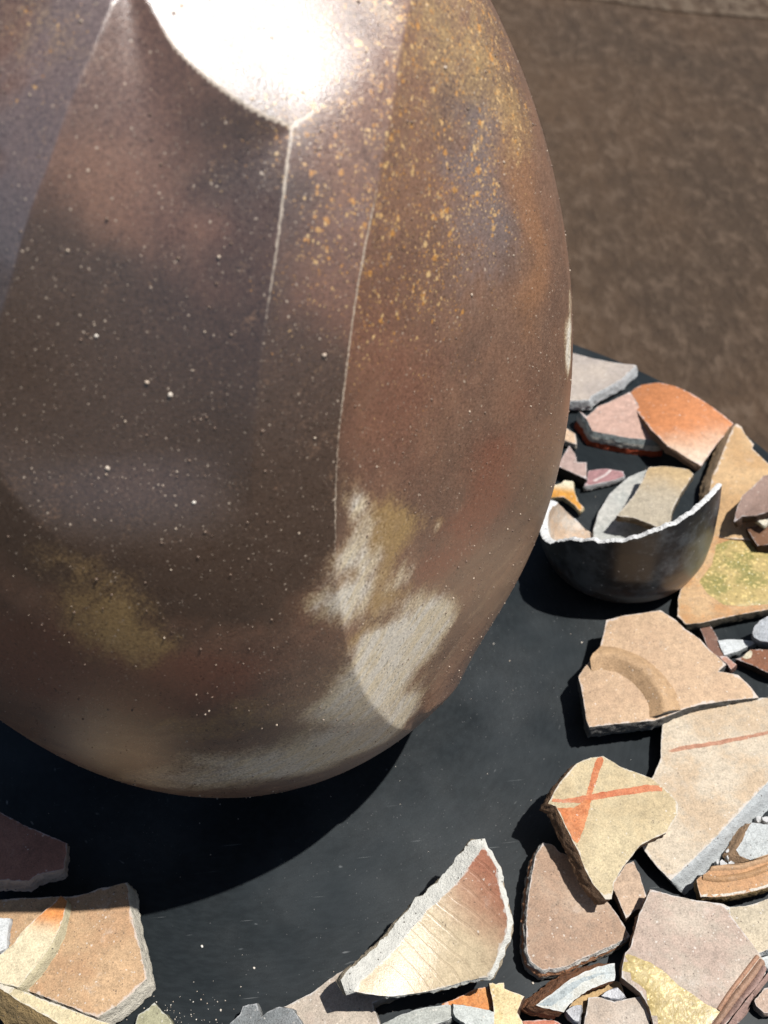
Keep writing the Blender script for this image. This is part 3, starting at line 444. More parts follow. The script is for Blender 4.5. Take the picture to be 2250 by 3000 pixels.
# ------------------------------------------------------------------ sherds
SH = json.loads('''[
{"name":"grey_potsherd","label":"flat grey-beige potsherd touching the right side of the jar, furthest from the camera","cat":"sherd","P":[0.3355,0.338,0.022],"t":[0.05,-0.12],"th":12,"cv":[2.29,0.79,86],"o":[[-25.5,48.4],[-5.0,38.4],[16.5,26.7],[38.6,18.3],[62.2,13.2],[40.9,-8.4],[4.2,-29.9],[1.8,-34.7],[-21.1,-34.1],[-39.4,-33.9]],"c":[0.3565,0.3031,0.2547],"c2":[0.2888,0.2481,0.217],"e":[0.4695,0.4789,0.4789],"r":0.7,"spk":0.5,"bp":1.0,"jag":0.45,"sh":[3,-3]},
{"name":"pink_potsherd","label":"pale pink potsherd with a white broken rim over a brick-red lower band","cat":"sherd","P":[0.3615,0.2629,0.0207],"t":[-0.02,-0.08],"th":17,"cv":[3.06,0.79,45],"o":[[-24.7,17.2],[-19.2,22.8],[-6.2,27.5],[14.6,39.3],[18.1,41.5],[24.1,1.6],[30.6,-34.3],[19.7,-30.9],[3.3,-26.5],[-15.5,-18.3],[-31.5,-10.2],[-34.2,6.4],[-39.9,20.2],[-33.5,10.4]],"c":[0.3894,0.2547,0.2023],"c2":[0.3894,0.2547,0.2023],"e":[0.4151,0.4151,0.381],"r":0.7,"spk":0.5,"bp":1.0,"jag":0.45,"sh":[0,0],"lay":[[5,3.0,[0.1883,0.2111,0.2052]],[6,1.5,[0.4509,0.4328,0.381]],[9,3.0,[0.3179,0.0602,0.0236]]]},
{"name":"orange_potsherd","label":"bright orange curved potsherd with a pale pink end at the table edge","cat":"sherd","P":[0.4178,0.2471,0.027],"t":[0.12,0.02],"th":8,"cv":[9,0,-32],"o":[[-34.8,66.4],[-26.1,74.9],[-19.0,77.5],[-3.0,72.3],[11.0,58.5],[25.5,39.7],[43.7,19.7],[59.9,6.5],[51.7,-5.5],[37.7,-21.0],[20.9,-42.4],[5.2,-63.7],[-7.5,-56.6],[-24.3,-41.0],[-33.2,-14.2],[-37.1,20.0],[-36.7,51.0]],"c":[0.4151,0.1619,0.0631],"c2":[0.4789,0.3727,0.2748],"e":[0.1883,0.1159,0.0706],"r":0.5,"spk":0.5,"bp":1.0,"jag":0.45,"sh":[0,0],"grad":[[-2.6,-8.5],[8.7,-52.9]]},
{"name":"tan_potsherd","label":"large sandy tan potsherd between the orange one and the dark broken bowl","cat":"sherd","P":[0.4573,0.1354,0.021],"t":[0,-0.03],"th":11,"cv":[4,0.5,20],"o":[[6.5,92.6],[15.2,106.3],[18.8,110.4],[22.6,105.7],[21.9,92.0],[25.8,75.6],[21.7,69.1],[27.3,53.9],[38.2,26.1],[48.3,-2.4],[29.5,-57.7],[-13.1,-51.4],[-29.7,-46.0],[-49.8,-38.8],[-41.6,-1.2],[-28.9,31.7],[-19.4,46.1]],"c":[0.4328,0.2888,0.152],"c2":[0.3727,0.2323,0.1118],"e":[0.268,0.1883,0.1118],"r":0.75,"spk":0.5,"bp":1.0,"jag":0.45,"sh":[-8,3]},
{"name":"glazed_potsherd","label":"tan potsherd with a mossy green-yellow ash glaze beside the dark broken bowl","cat":"sherd","P":[0.4155,0.0418,0.015],"t":[0,0],"th":9,"cv":[0.87,0.57,-27],"o":[[-40.6,12.9],[-3.4,62.8],[10.3,50.3],[42.2,42.0],[61.8,36.5],[40.4,-32.0],[17.6,-36.3],[-16.0,-40.4],[-41.8,-44.1],[-55.2,-43.5],[-60.3,-34.3],[-55.0,-15.6]],"c":[0.4064,0.268,0.1424],"c2":[0.3565,0.1883,0.0787],"e":[0.0661,0.0547,0.0378],"r":0.55,"spk":0.5,"bp":1.0,"jag":0.45,"sh":[0,0],"pat":[["glaze_patch",[[-32.2,1.2],[-15.5,19.8],[-4.8,43.9],[9.6,48.0],[38.6,38.6],[56.7,33.2],[37.0,-26.9],[19.3,-30.9],[-3.2,-30.8],[-18.5,-27.3],[-28.4,-12.9]],"green",0.5]]},
{"name":"purple_brown_potsherd","label":"curved mauve-brown potsherd standing on the tan one at the right edge of the picture","cat":"sherd","P":[0.4542,0.111,0.044],"t":[-0.12,0.05],"th":9,"cv":[9,0,35],"o":[[29.7,37.1],[17.7,34.3],[13.6,32.5],[-0.9,17.5],[-14.0,7.8],[-22.6,-4.2],[-28.5,-15.7],[-29.7,-19.3],[-21.8,-15.7],[-10.6,-19.6],[0.5,-18.8],[10.5,-20.3]],"c":[0.2748,0.1883,0.152],"c2":[0.217,0.1424,0.1118],"e":[0.0602,0.0336,0.0212],"r":0.6,"spk":0.5,"bp":1.0,"jag":0.45,"sh":[0,0]},
{"name":"brown_chunk","label":"small brown broken chunk under the mauve-brown potsherd at the right edge","cat":"sherd","P":[0.4534,0.0829,0.028],"t":[-0.25,-0.1],"th":14,"cv":[2.36,0.92,-62],"o":[[-15.1,9.7],[-5.7,9.6],[-1.1,14.0],[7.8,14.2],[15.4,11.8],[7.4,-15.6],[-2.4,-13.5],[-11.3,-12.2],[-13.3,-1.8]],"c":[0.1883,0.0926,0.047],"c2":[0.1159,0.0547,0.0279],"e":[0.0495,0.0261,0.0155],"r":0.7,"spk":0.5,"bp":1.0,"jag":0.45,"sh":[0,0]},
{"name":"cream_chip","label":"tiny cream chip wedged beneath the mauve-brown potsherd","cat":"chip","P":[0.4552,0.093,0.036],"t":[0,0],"th":4,"cv":[1.69,0.89,7],"o":[[-9.7,2.2],[-4.9,5.1],[3.4,6.5],[10.8,4.8],[8.3,-2.9],[-0.2,-5.0],[-4.2,-9.1],[-6.5,-7.3]],"c":[0.4981,0.4509,0.3565],"c2":[0.4981,0.4509,0.3565],"e":[0.4648,0.4195,0.3179],"r":0.7,"spk":0.5,"bp":1.0,"jag":0.45,"sh":[0,0]},
{"name":"small_pinkish_potsherd","label":"small mauve-pink potsherd beside the jar, left of the dark bowl","cat":"sherd","P":[0.3018,0.2085,0.016],"t":[0.02,-0.05],"th":12,"cv":[2.11,0.66,-87],"o":[[-15.6,4.8],[-13.0,3.5],[1.4,26.9],[4.8,13.9],[4.7,1.5],[13.8,0.5],[9.4,-21.5],[-2.8,-11.6],[-15.3,-1.3]],"c":[0.3031,0.217,0.1883],"c2":[0.3031,0.217,0.1883],"e":[0.0297,0.0228,0.0182],"r":0.7,"spk":0.5,"bp":1.0,"jag":0.45,"sh":[0,0]},
{"name":"purple_edged_potsherd","label":"small purple potsherd crossed by a white line in the shade of the red-banded one","cat":"sherd","P":[0.3294,0.1943,0.009],"t":[0,0],"th":6,"cv":[2.55,0.53,-44],"o":[[-17.2,-5.2],[-12.5,9.9],[-4.0,10.6],[5.3,10.1],[21.3,4.4],[20.5,-2.5],[11.1,-6.5],[-6.6,-9.4],[-20.5,-11.6]],"c":[0.268,0.1424,0.1424],"c2":[0.268,0.1424,0.1424],"e":[0.381,0.381,0.381],"r":0.7,"spk":0.5,"bp":1.0,"jag":0.45,"sh":[0,0],"pat":[["white_line",[[-11.3,-4.6],[1.4,1.9],[8.6,8.8],[10.5,7.7],[4.0,0.6],[-8.9,-6.5]],[0.4648,0.3978,0.3768],0.25]]},
{"name":"beige_chip","label":"small beige chip half hidden behind the right side of the jar","cat":"chip","P":[0.2993,0.2614,0.01],"t":[0,0],"th":7,"cv":[3.0,0.81,-50],"o":[[-10.0,18.7],[5.8,10.6],[14.7,-1.9],[13.3,-17.6],[0.8,-8.7],[-14.8,-8.8]],"c":[0.4509,0.3179,0.2111],"c2":[0.4509,0.3179,0.2111],"e":[0.4195,0.3768,0.3179],"r":0.7,"spk":0.5,"bp":1.0,"jag":0.45,"sh":[0,0]},
{"name":"ochre_chip","label":"small mustard-yellow chip next to the jar, just left of the dark bowl","cat":"chip","P":[0.2839,0.172,0.013],"t":[-0.1,-0.2],"th":6,"cv":[2.63,0.26,68],"o":[[-22.1,6.2],[-6.7,10.0],[2.0,11.4],[5.4,14.4],[13.4,11.7],[12.3,-0.0],[13.6,-11.3],[18.1,-19.5],[14.2,-23.8],[9.5,-14.7],[1.5,-4.6],[-10.9,-3.0],[-23.5,-2.9]],"c":[0.4695,0.217,0.0336],"c2":[0.5278,0.4789,0.3407],"e":[0.4695,0.3978,0.2481],"r":0.7,"spk":0.5,"bp":1.0,"jag":0.45,"sh":[0,0],"grad":[[2.4,0.9],[5.3,9.9]]},
{"name":"pale_grey_potsherd","label":"smooth pale grey crescent of pottery inside the dark broken bowl","cat":"sherd","P":[0.3441,0.1421,0.0113],"t":[0,-0.04],"th":7,"cv":[2.28,0.3,-90],"o":[[29.0,54.8],[9.0,45.8],[-14.2,23.9],[-29.1,2.3],[-38.6,-20.2],[-40.9,-35.3],[-16.5,-39.9],[6.6,-32.5],[24.5,-13.6],[39.9,27.1]],"c":[0.3031,0.3104,0.2888],"c2":[0.3565,0.3486,0.3179],"e":[0.3179,0.3179,0.2888],"r":0.6,"spk":0.5,"bp":1.0,"jag":0.45,"sh":[0,0]},
{"name":"leaning_tan_potsherd","label":"taupe potsherd leaning inside the dark broken bowl","cat":"sherd","P":[0.3666,0.1352,0.034],"t":[0.02,-0.05],"th":7,"cv":[3.13,0.2,-35],"o":[[0.9,38.7],[17.0,38.0],[37.5,31.1],[40.4,24.9],[24.1,4.1],[10.6,-16.5],[-1.6,-44.9],[-13.6,-33.9],[-28.6,-23.8],[-42.5,-19.4],[-22.9,1.8],[-10.8,19.2]],"c":[0.3565,0.2547,0.1332],"c2":[0.3104,0.268,0.1995],"e":[0.1159,0.0926,0.0631],"r":0.65,"spk":0.5,"bp":1.0,"jag":0.45,"sh":[0,0],"grad":[[15.4,31.3],[-2.4,-2.8]]},
{"name":"footed_potsherd","label":"tan base potsherd with a curved raised foot ring","cat":"sherd","P":[0.3157,-0.0612,0.031],"t":[0.02,-0.05],"th":15,"cv":[3.1,0.33,-48],"o":[[-25.2,59.6],[-11.1,61.8],[5.6,61.9],[21.5,62.7],[31.8,49.6],[36.6,39.9],[46.1,28.9],[50.7,18.8],[56.0,11.4],[61.1,3.6],[52.8,-2.4],[68.8,-6.2],[76.1,-17.2],[80.4,-26.0],[58.8,-28.1],[44.2,-29.8],[29.6,-31.7],[19.0,-34.3],[3.9,-39.5],[-8.9,-43.6],[-20.7,-43.8],[-32.4,-44.0],[-47.1,-44.3],[-60.5,-44.7],[-61.5,-38.8],[-60.0,-15.7],[-59.6,4.1],[-52.3,13.1],[-38.2,27.8],[-32.4,40.4]],"c":[0.4151,0.2888,0.1828],"c2":[0.3727,0.2547,0.1619],"e":[0.1332,0.1288,0.1201],"r":0.7,"spk":0.5,"bp":1.0,"jag":0.3,"sh":[0,0],"rid":[["foot_ring",[[-48.5,19.7],[-39.9,19.6],[-31.2,17.4],[-23.0,13.4],[-15.3,7.1],[-8.2,-1.5],[-2.7,-12.3],[0.8,-22.8],[1.0,-33.9],[-0.4,-42.5]],24,7.5,[0.381,0.2481,0.1378]]]},
{"name":"large_tan_potsherd","label":"broad sandy potsherd with a faint red groove and a long pale grey broken edge","cat":"sherd","P":[0.3429,-0.1469,0.0167],"t":[-0.01,-0.01],"th":12,"cv":[0.6,0.1,35],"o":[[-22.1,63.7],[-33.1,28.6],[-36.1,16.4],[-44.6,2.3],[-54.6,-9.5],[-67.0,-33.5],[-66.5,-56.2],[-59.8,-70.6],[-52.5,-81.9],[-22.8,-61.1],[6.0,-38.9],[37.8,-13.3],[60.3,4.7],[77.4,20.0],[92.3,63.2],[61.6,62.0],[16.9,62.5]],"c":[0.4509,0.381,0.2888],"c2":[0.3978,0.3031,0.2052],"e":[0.381,0.3978,0.3978],"r":0.7,"spk":0.5,"bp":1.0,"jag":0.3,"sh":[9,-6],"pat":[["red_groove",[[-29.4,21.5],[-18.0,24.1],[0.4,25.1],[25.3,27.5],[51.7,30.7],[63.4,32.7],[62.6,30.2],[50.8,27.9],[24.3,24.0],[-0.6,21.3],[-18.9,20.3],[-26.3,19.4]],[0.3407,0.167,0.1039],0.2]]},
{"name":"cross_painted_potsherd","label":"cream potsherd painted with a rust-orange cross","cat":"sherd","P":[0.2524,-0.193,0.047],"t":[0.1,-0.12],"th":11,"cv":[1.49,0.97,48],"o":[[-17.0,42.1],[-11.4,44.3],[-5.8,45.9],[3.7,46.8],[10.7,41.4],[14.6,37.8],[25.2,32.9],[36.8,27.3],[41.8,21.6],[47.7,14.7],[51.1,7.4],[48.7,-0.8],[41.9,-8.7],[37.2,-14.2],[26.1,-18.2],[16.2,-22.5],[2.5,-35.7],[-3.1,-41.8],[-7.4,-47.3],[-11.1,-58.0],[-15.3,-57.9],[-22.3,-46.3],[-25.2,-38.2],[-28.1,-24.0],[-31.1,-16.1],[-33.9,-6.9],[-35.8,1.2],[-38.3,9.5],[-43.4,12.2],[-38.9,19.0],[-33.7,25.8],[-25.4,34.5]],"c":[0.4239,0.3486,0.217],"c2":[0.3646,0.2888,0.1722],"e":[0.1883,0.1118,0.0631],"r":0.8,"spk":0.5,"bp":1.0,"jag":0.35,"sh":[-5,0],"pat":[["painted_band",[[0.1,46.5],[4.9,45.8],[1.7,39.9],[-2.7,32.6],[-6.7,24.2],[-11.0,16.9],[-15.2,16.8],[-11.0,25.6],[-7.1,34.0],[-3.8,41.4]],[0.381,0.1118,0.04],0.25],["painted_band",[[-39.8,15.5],[-32.4,14.4],[-24.4,14.9],[-16.2,16.3],[3.6,19.0],[20.2,21.1],[32.2,22.7],[41.8,21.6],[41.9,17.1],[30.9,17.2],[19.0,15.9],[2.7,14.3],[-11.9,12.2],[-21.8,10.7],[-32.8,12.0],[-40.9,13.2]],[0.381,0.1,0.0378],0.3],["painted_band",[[-15.3,16.5],[-10.8,16.5],[-13.9,7.9],[-18.6,-2.3],[-23.8,-12.1],[-29.4,-21.9],[-30.5,-16.1],[-31.7,-10.4],[-34.3,-2.9],[-36.2,5.3],[-37.9,8.5],[-25.8,7.5],[-20.8,10.1]],[0.4151,0.1201,0.0336],0.35]]},
{"name":"narrow_tan_potsherd","label":"narrow beige potsherd wedged in the gap below the cross-painted one","cat":"sherd","P":[0.2597,-0.2327,0.013],"t":[0,0],"th":8,"cv":[2.9,0.7,-44],"o":[[-14.6,14.4],[-9.6,6.7],[2.0,19.2],[7.5,21.1],[9.8,9.4],[10.9,-5.7],[8.1,-13.4],[0.9,-15.0],[-6.8,-20.4],[-9.3,-7.3]],"c":[0.381,0.2748,0.1938],"c2":[0.381,0.2748,0.1938],"e":[0.1159,0.0754,0.0495],"r":0.7,"spk":0.5,"bp":1.0,"jag":0.45,"sh":[0,0]},
{"name":"red_brown_potsherd","label":"dusty red-brown triangular potsherd lying under the tip of the cross-painted one","cat":"sherd","P":[0.2123,-0.2478,0.019],"t":[0.05,-0.06],"th":12,"cv":[3.06,0.75,8],"o":[[-15.9,41.7],[-13.4,45.6],[-8.2,52.8],[-1.8,50.4],[2.9,44.0],[14.3,39.6],[26.5,21.5],[28.2,8.4],[35.4,-4.5],[40.6,-18.7],[25.7,-25.0],[11.3,-29.7],[-7.8,-36.5],[-23.2,-37.3],[-30.7,-30.7],[-32.0,-23.7],[-29.5,-4.8],[-25.1,13.8],[-20.7,28.1]],"c":[0.3407,0.2481,0.1774],"c2":[0.2748,0.1828,0.1244],"e":[0.3407,0.3179,0.2888],"r":0.7,"spk":0.9,"bp":1.0,"jag":0.45,"sh":[-3,-1],"lay":[[3.5,0.6,[0.4695,0.4601,0.4239]],[4,0.6,[0.4151,0.217,0.1201]],[4.5,0.4,[0.3031,0.2817,0.2481]]]},
{"name":"curved_buff_potsherd","label":"buff shell-like curved potsherd with wheel marks and a pink blush, pale broken edges","cat":"sherd","P":[0.1272,-0.2687,0.042],"t":[-0.05,-0.3],"th":11,"cv":[-12,-4,-28],"o":[[30.8,55.6],[33.5,51.1],[36.0,45.6],[38.1,40.7],[38.2,28.6],[39.0,22.0],[40.1,16.2],[40.9,7.8],[39.9,1.5],[37.2,-4.5],[33.5,-10.4],[30.5,-15.8],[27.4,-21.2],[23.4,-26.6],[16.3,-26.9],[8.7,-27.3],[-1.0,-29.2],[-10.7,-30.7],[-20.2,-31.7],[-29.6,-32.1],[-42.6,-32.5],[-54.3,-30.5],[-63.7,-28.3],[-60.0,-22.9],[-53.3,-18.4],[-46.6,-13.1],[-34.6,-3.1],[-28.3,3.3],[-22.0,9.7],[-15.7,14.7],[-12.3,19.5],[-6.2,22.2],[-1.8,26.0],[5.6,31.4],[12.1,36.3],[16.7,41.4],[21.2,46.5],[26.3,51.0]],"c":[0.4239,0.3407,0.223],"c2":[0.2888,0.1244,0.0754],"e":[0.4695,0.4509,0.3978],"r":0.3,"spk":0.5,"bp":1.0,"jag":0.25,"sh":[0,0],"grad":[[2.7,6.0],[33.7,28.3]],"lay":[[2.5,-0.4,[0.4789,0.4695,0.4239],[[-7.5,6.5],[2.5,-0.5]]],[8.5,-3,[0.381,0.3179,0.2292],[[-3,2]]]],"streak":1,"fine":0.5},
{"name":"speckled_beige_potsherd","label":"speckled grey-beige potsherd underneath the left end of the buff curved one","cat":"sherd","P":[0.0487,-0.2949,0.0097],"t":[0,0],"th":8,"cv":[1.52,0.49,-48],"o":[[-43.5,-2.1],[-36.9,4.1],[-30.1,6.4],[-16.6,11.7],[-6.3,18.7],[6.5,25.8],[10.4,24.9],[33.2,16.1],[43.7,6.4],[23.8,0.9],[27.3,-9.5],[29.7,-20.1],[-40.1,-14.1]],"c":[0.3727,0.3179,0.2547],"c2":[0.3104,0.2547,0.2052],"e":[0.2481,0.217,0.1748],"r":0.7,"spk":1.2,"bp":1.0,"jag":0.45,"sh":[0,0]},
{"name":"grey_rough_chunk","label":"rough mid-grey broken chunk at the bottom edge, right of the sandy potsherd","cat":"chunk","P":[0.0011,-0.3032,0.0152],"t":[0,-0.15],"th":12,"cv":[3.05,0.41,-6],"o":[[-26.0,-1.7],[-23.8,2.7],[-17.1,7.6],[-14.9,12.4],[-9.4,13.1],[-5.8,13.3],[-4.7,9.0],[-3.0,4.3],[2.8,7.9],[9.4,9.9],[18.2,7.7],[21.6,3.1],[24.5,-1.9],[27.5,-9.2],[-27.0,-6.6]],"c":[0.2111,0.217,0.217],"c2":[0.1569,0.167,0.167],"e":[0.1883,0.1938,0.1883],"r":0.7,"spk":1.0,"bp":3,"jag":0.45,"sh":[0,0]},
{"name":"speckled_grey_potsherd","label":"speckled grey potsherd at the bottom edge below the buff curved one","cat":"sherd","P":[0.1014,-0.3096,0.014],"t":[0,0],"th":8,"cv":[6,0,20],"o":[[-28.0,-2.2],[-23.1,0.4],[-11.2,4.7],[4.5,7.9],[19.0,9.4],[24.9,8.9],[24.1,1.3],[18.9,-1.3],[12.0,-3.1],[7.8,-7.9],[-27.3,-5.8]],"c":[0.3031,0.3104,0.2817],"c2":[0.3031,0.3104,0.2817],"e":[0.2481,0.2547,0.2354],"r":0.7,"spk":1.3,"bp":1.0,"jag":0.45,"sh":[0,0]},
{"name":"pale_grey_flake","label":"pale bluish-grey flake of pottery at the bottom edge beside the speckled grey one","cat":"flake","P":[0.1395,-0.3129,0.016],"t":[0,0],"th":6,"cv":[1.52,0.68,-90],"o":[[-12.8,10.9],[-2.1,8.8],[6.2,6.2],[13.6,3.4],[11.7,-4.0],[9.8,-9.8],[-10.7,-8.0],[-6.3,-2.4],[-12.4,2.6],[-13.4,5.0]],"c":[0.381,0.3978,0.3727],"c2":[0.381,0.3978,0.3727],"e":[0.2481,0.2547,0.217],"r":0.7,"spk":0.5,"bp":1.0,"jag":0.45,"sh":[0,0]},
{"name":"vivid_orange_potsherd","label":"vivid orange potsherd half covered by the yellow star-shaped one","cat":"sherd","P":[0.1395,-0.2988,0.01],"t":[0,0],"th":6,"cv":[2.23,0.77,-74],"o":[[-20.7,-0.2],[-16.1,1.3],[-10.9,2.8],[-4.0,5.3],[2.4,7.6],[8.1,8.4],[12.2,8.9],[12.3,2.2],[12.5,-6.5],[9.4,-7.2],[-3.7,-6.1],[-14.4,-4.0]],"c":[0.4509,0.167,0.047],"c2":[0.4789,0.217,0.0722],"e":[0.3179,0.1378,0.0631],"r":0.6,"spk":0.5,"bp":1.0,"jag":0.45,"sh":[0,0]},
{"name":"yellow_potsherd","label":"creamy yellow star-cornered potsherd in front of the buff curved one","cat":"sherd","P":[0.1609,-0.307,0.016],"t":[0,0],"th":10,"cv":[1.54,0.85,33],"o":[[-8.8,16.6],[-6.6,16.7],[-4.3,15.6],[-2.3,16.3],[0.9,16.2],[0.6,12.4],[6.7,9.2],[13.2,5.9],[10.6,2.6],[7.0,-3.5],[9.3,-9.4],[9.7,-14.1],[-9.5,-12.4],[-8.2,-1.0],[-8.1,4.8],[-8.6,10.3]],"c":[0.5278,0.381,0.1569],"c2":[0.5178,0.4151,0.2292],"e":[0.1,0.0547,0.0336],"r":0.6,"spk":0.15,"bp":1.0,"jag":0.45,"sh":[0,0]},
{"name":"white_fractured_rim","label":"potsherd with a wide white broken face and brown outer wall below the red-brown one","cat":"rim sherd","P":[0.2096,-0.3015,0.024],"t":[0.05,-0.12],"th":16,"cv":[2.47,0.35,30],"o":[[-29.5,-8.7],[-22.1,-4.3],[-14.5,-0.2],[-5.5,5.0],[4.6,9.0],[15.9,12.4],[27.1,13.8],[26.3,8.2],[24.8,2.7],[14.7,0.6],[7.2,-1.9],[0.9,-4.7],[-4.3,-7.6],[-8.9,-10.8],[-12.3,-14.4],[-18.9,-12.6]],"c":[0.4509,0.4418,0.3894],"c2":[0.3565,0.381,0.3727],"e":[0.217,0.1,0.0495],"r":0.7,"spk":0.5,"bp":1.0,"jag":0.45,"sh":[-9,2],"fl":2.5,"pat":[["grey_core",[[-28.5,-8.4],[-18.6,-4.0],[-8.6,0.8],[1.6,5.3],[13.8,7.9],[24.5,8.1],[24.3,7.2],[14.7,6.5],[3.5,3.0],[-4.4,-1.9],[-12.1,-6.2],[-19.6,-9.9],[-25.2,-9.4]],[0.268,0.3031,0.3104],0.25]]},
{"name":"tan_strip_potsherd","label":"narrow golden-tan potsherd under the white-edged rim, dotted with white bits","cat":"sherd","P":[0.2209,-0.3046,0.011],"t":[0,0],"th":7,"cv":[2.49,0.25,-85],"o":[[-21.0,-7.0],[-14.6,-0.4],[-9.0,2.9],[-4.2,4.9],[5.2,7.6],[15.3,10.2],[18.8,8.9],[19.7,0.6],[12.7,-1.5],[4.4,-1.8],[-3.4,-7.5],[-12.4,-9.3],[-18.1,-10.4]],"c":[0.3727,0.2481,0.1159],"c2":[0.3727,0.2481,0.1159],"e":[0.1159,0.0722,0.0423],"r":0.7,"spk":0.5,"bp":1.0,"jag":0.45,"sh":[0,0]},
{"name":"white_crumb","label":"crumbly white lump resting on the top edge of the pale pinkish-grey piece","cat":"crumb","P":[0.2324,-0.306,0.02],"t":[0,-0.1],"th":9,"cv":[3.08,0.49,13],"o":[[-8.2,-0.6],[-5.4,1.2],[-2.6,2.6],[0.2,3.1],[3.3,3.6],[5.0,1.4],[6.7,-1.5],[2.5,-3.1],[-2.3,-2.6]],"c":[0.4695,0.4695,0.4789],"c2":[0.4695,0.4695,0.4789],"e":[0.4151,0.4151,0.4328],"r":0.7,"spk":0.5,"bp":3,"jag":0.45,"sh":[0,0]},
{"name":"white_crumb","label":"crumbly grey-white lump at the bottom tip of the white-edged rim","cat":"crumb","P":[0.2049,-0.315,0.018],"t":[0,-0.1],"th":8,"cv":[0.84,0.83,3],"o":[[-5.5,1.3],[-2.8,2.8],[-0.2,4.0],[2.6,4.1],[4.7,3.9],[3.4,-1.0],[2.0,-5.2],[-1.6,-4.1],[-3.8,-1.4]],"c":[0.381,0.381,0.3894],"c2":[0.381,0.381,0.3894],"e":[0.3179,0.3179,0.333],"r":0.7,"spk":0.5,"bp":3,"jag":0.45,"sh":[0,0]},
{"name":"pinkish_grey_potsherd","label":"pale pinkish-grey potsherd at the bottom edge, left of the yellow-glazed one","cat":"sherd","P":[0.2319,-0.3193,0.018],"t":[0,0],"th":9,"cv":[1.7,0.87,25],"o":[[-16.4,13.1],[-11.5,13.1],[-7.4,12.0],[-3.4,10.2],[0.1,8.8],[6.8,9.7],[13.5,10.4],[20.1,10.6],[21.3,5.8],[21.3,0.5],[19.5,-7.7],[18.5,-11.7],[-24.3,-7.8],[-22.2,-3.1],[-19.1,5.1]],"c":[0.3894,0.333,0.2748],"c2":[0.3486,0.2817,0.223],"e":[0.0963,0.0787,0.0602],"r":0.7,"spk":0.5,"bp":1.0,"jag":0.45,"sh":[0,0]},
{"name":"yellow_glazed_potsherd","label":"large dusty mauve potsherd with a mustard-yellow glazed corner and ribbed rim","cat":"sherd","P":[0.2853,-0.2943,0.027],"t":[0.04,-0.05],"th":12,"cv":[4.5,0.6,52],"o":[[-14.0,53.6],[-7.1,51.5],[0.2,48.5],[16.4,43.9],[34.5,40.8],[37.5,31.5],[40.9,22.4],[44.8,12.5],[48.2,3.8],[49.6,-3.9],[47.9,-9.1],[40.2,-16.7],[25.1,-28.8],[10.7,-40.2],[-34.0,-41.8],[-31.9,-34.0],[-32.5,-23.6],[-36.3,-14.7],[-41.9,-8.7],[-46.7,-4.1],[-44.3,3.6],[-41.1,10.9],[-36.9,14.2],[-32.0,24.3],[-26.6,34.9],[-20.0,44.5]],"c":[0.381,0.3179,0.2547],"c2":[0.333,0.2547,0.2052],"e":[0.217,0.1424,0.1],"r":0.7,"spk":0.9,"bp":1.0,"jag":0.3,"sh":[0,0],"pat":[["glaze_patch",[[-41.2,10.7],[-38.2,9.5],[-30.8,5.8],[-19.7,-1.7],[-12.6,-10.6],[-6.0,-16.8],[3.3,-25.1],[11.9,-30.5],[5.1,-35.8],[-1.4,-44.2],[-33.3,-40.9],[-32.2,-33.9],[-32.7,-23.5],[-36.4,-14.9],[-42.0,-9.0],[-46.5,-4.1],[-44.1,3.5]],"yellow",0.5]],"rid":[["rim_rib",[[48.6,-0.9],[37.3,-10.9],[23.3,-22.7],[10.4,-35.0],[5.3,-39.7]],5,2.2,[0.268,0.1619,0.1078]],["rim_rib",[[46.4,2.7],[34.9,-7.3],[20.7,-19.8],[10.6,-29.8]],3,1.3,[0.3179,0.1774,0.1118]],["rim_rib",[[48.7,-5.7],[39.4,-15.5],[25.4,-27.8],[10.9,-39.7]],7,3.2,[0.2547,0.1619,0.1332]]]},
{"name":"ringed_tan_potsherd","label":"tan potsherd with curving concentric grooves and a white rim line at the right edge","cat":"sherd","P":[0.3378,-0.2355,0.022],"t":[-0.02,-0.12],"th":10,"cv":[0.91,0.34,-40],"o":[[-31.7,1.2],[-28.5,3.4],[-25.5,5.0],[-22.5,6.4],[-19.1,9.5],[-12.1,9.7],[0.8,8.9],[10.0,10.6],[22.1,13.0],[33.8,16.9],[27.2,-5.5],[15.9,-8.4],[7.7,-10.2],[-0.4,-11.1],[-7.0,-11.8],[-13.5,-12.0],[-22.9,-11.7],[-31.9,-10.8],[-32.0,-3.6]],"c":[0.4151,0.2481,0.1244],"c2":[0.3727,0.2052,0.1],"e":[0.2354,0.1569,0.0661],"r":0.7,"spk":0.5,"bp":1.0,"jag":0.45,"sh":[0,0],"pat":[["white_rim_line",[[-31.9,-9.0],[-22.4,-9.9],[-13.0,-10.1],[0.2,-9.3],[8.2,-8.3],[16.5,-6.3],[27.5,-2.9],[26.9,-4.9],[16.0,-8.2],[7.7,-10.0],[-0.3,-10.9],[-13.4,-11.8],[-22.8,-11.5],[-31.7,-10.5]],[0.4981,0.4695,0.4064],0.3]],"rid":[["groove_rib",[[-21.1,8.7],[-12.5,8.3],[0.5,7.7],[9.6,9.3],[21.7,11.7],[30.9,14.5]],5,1.6,[0.4064,0.2547,0.1424]],["groove_rib",[[-26.9,2.9],[-18.8,0.7],[-10.3,0.1],[3.0,1.1],[12.3,3.1],[29.0,7.9]],5,1.6,[0.3565,0.2052,0.1]]]},
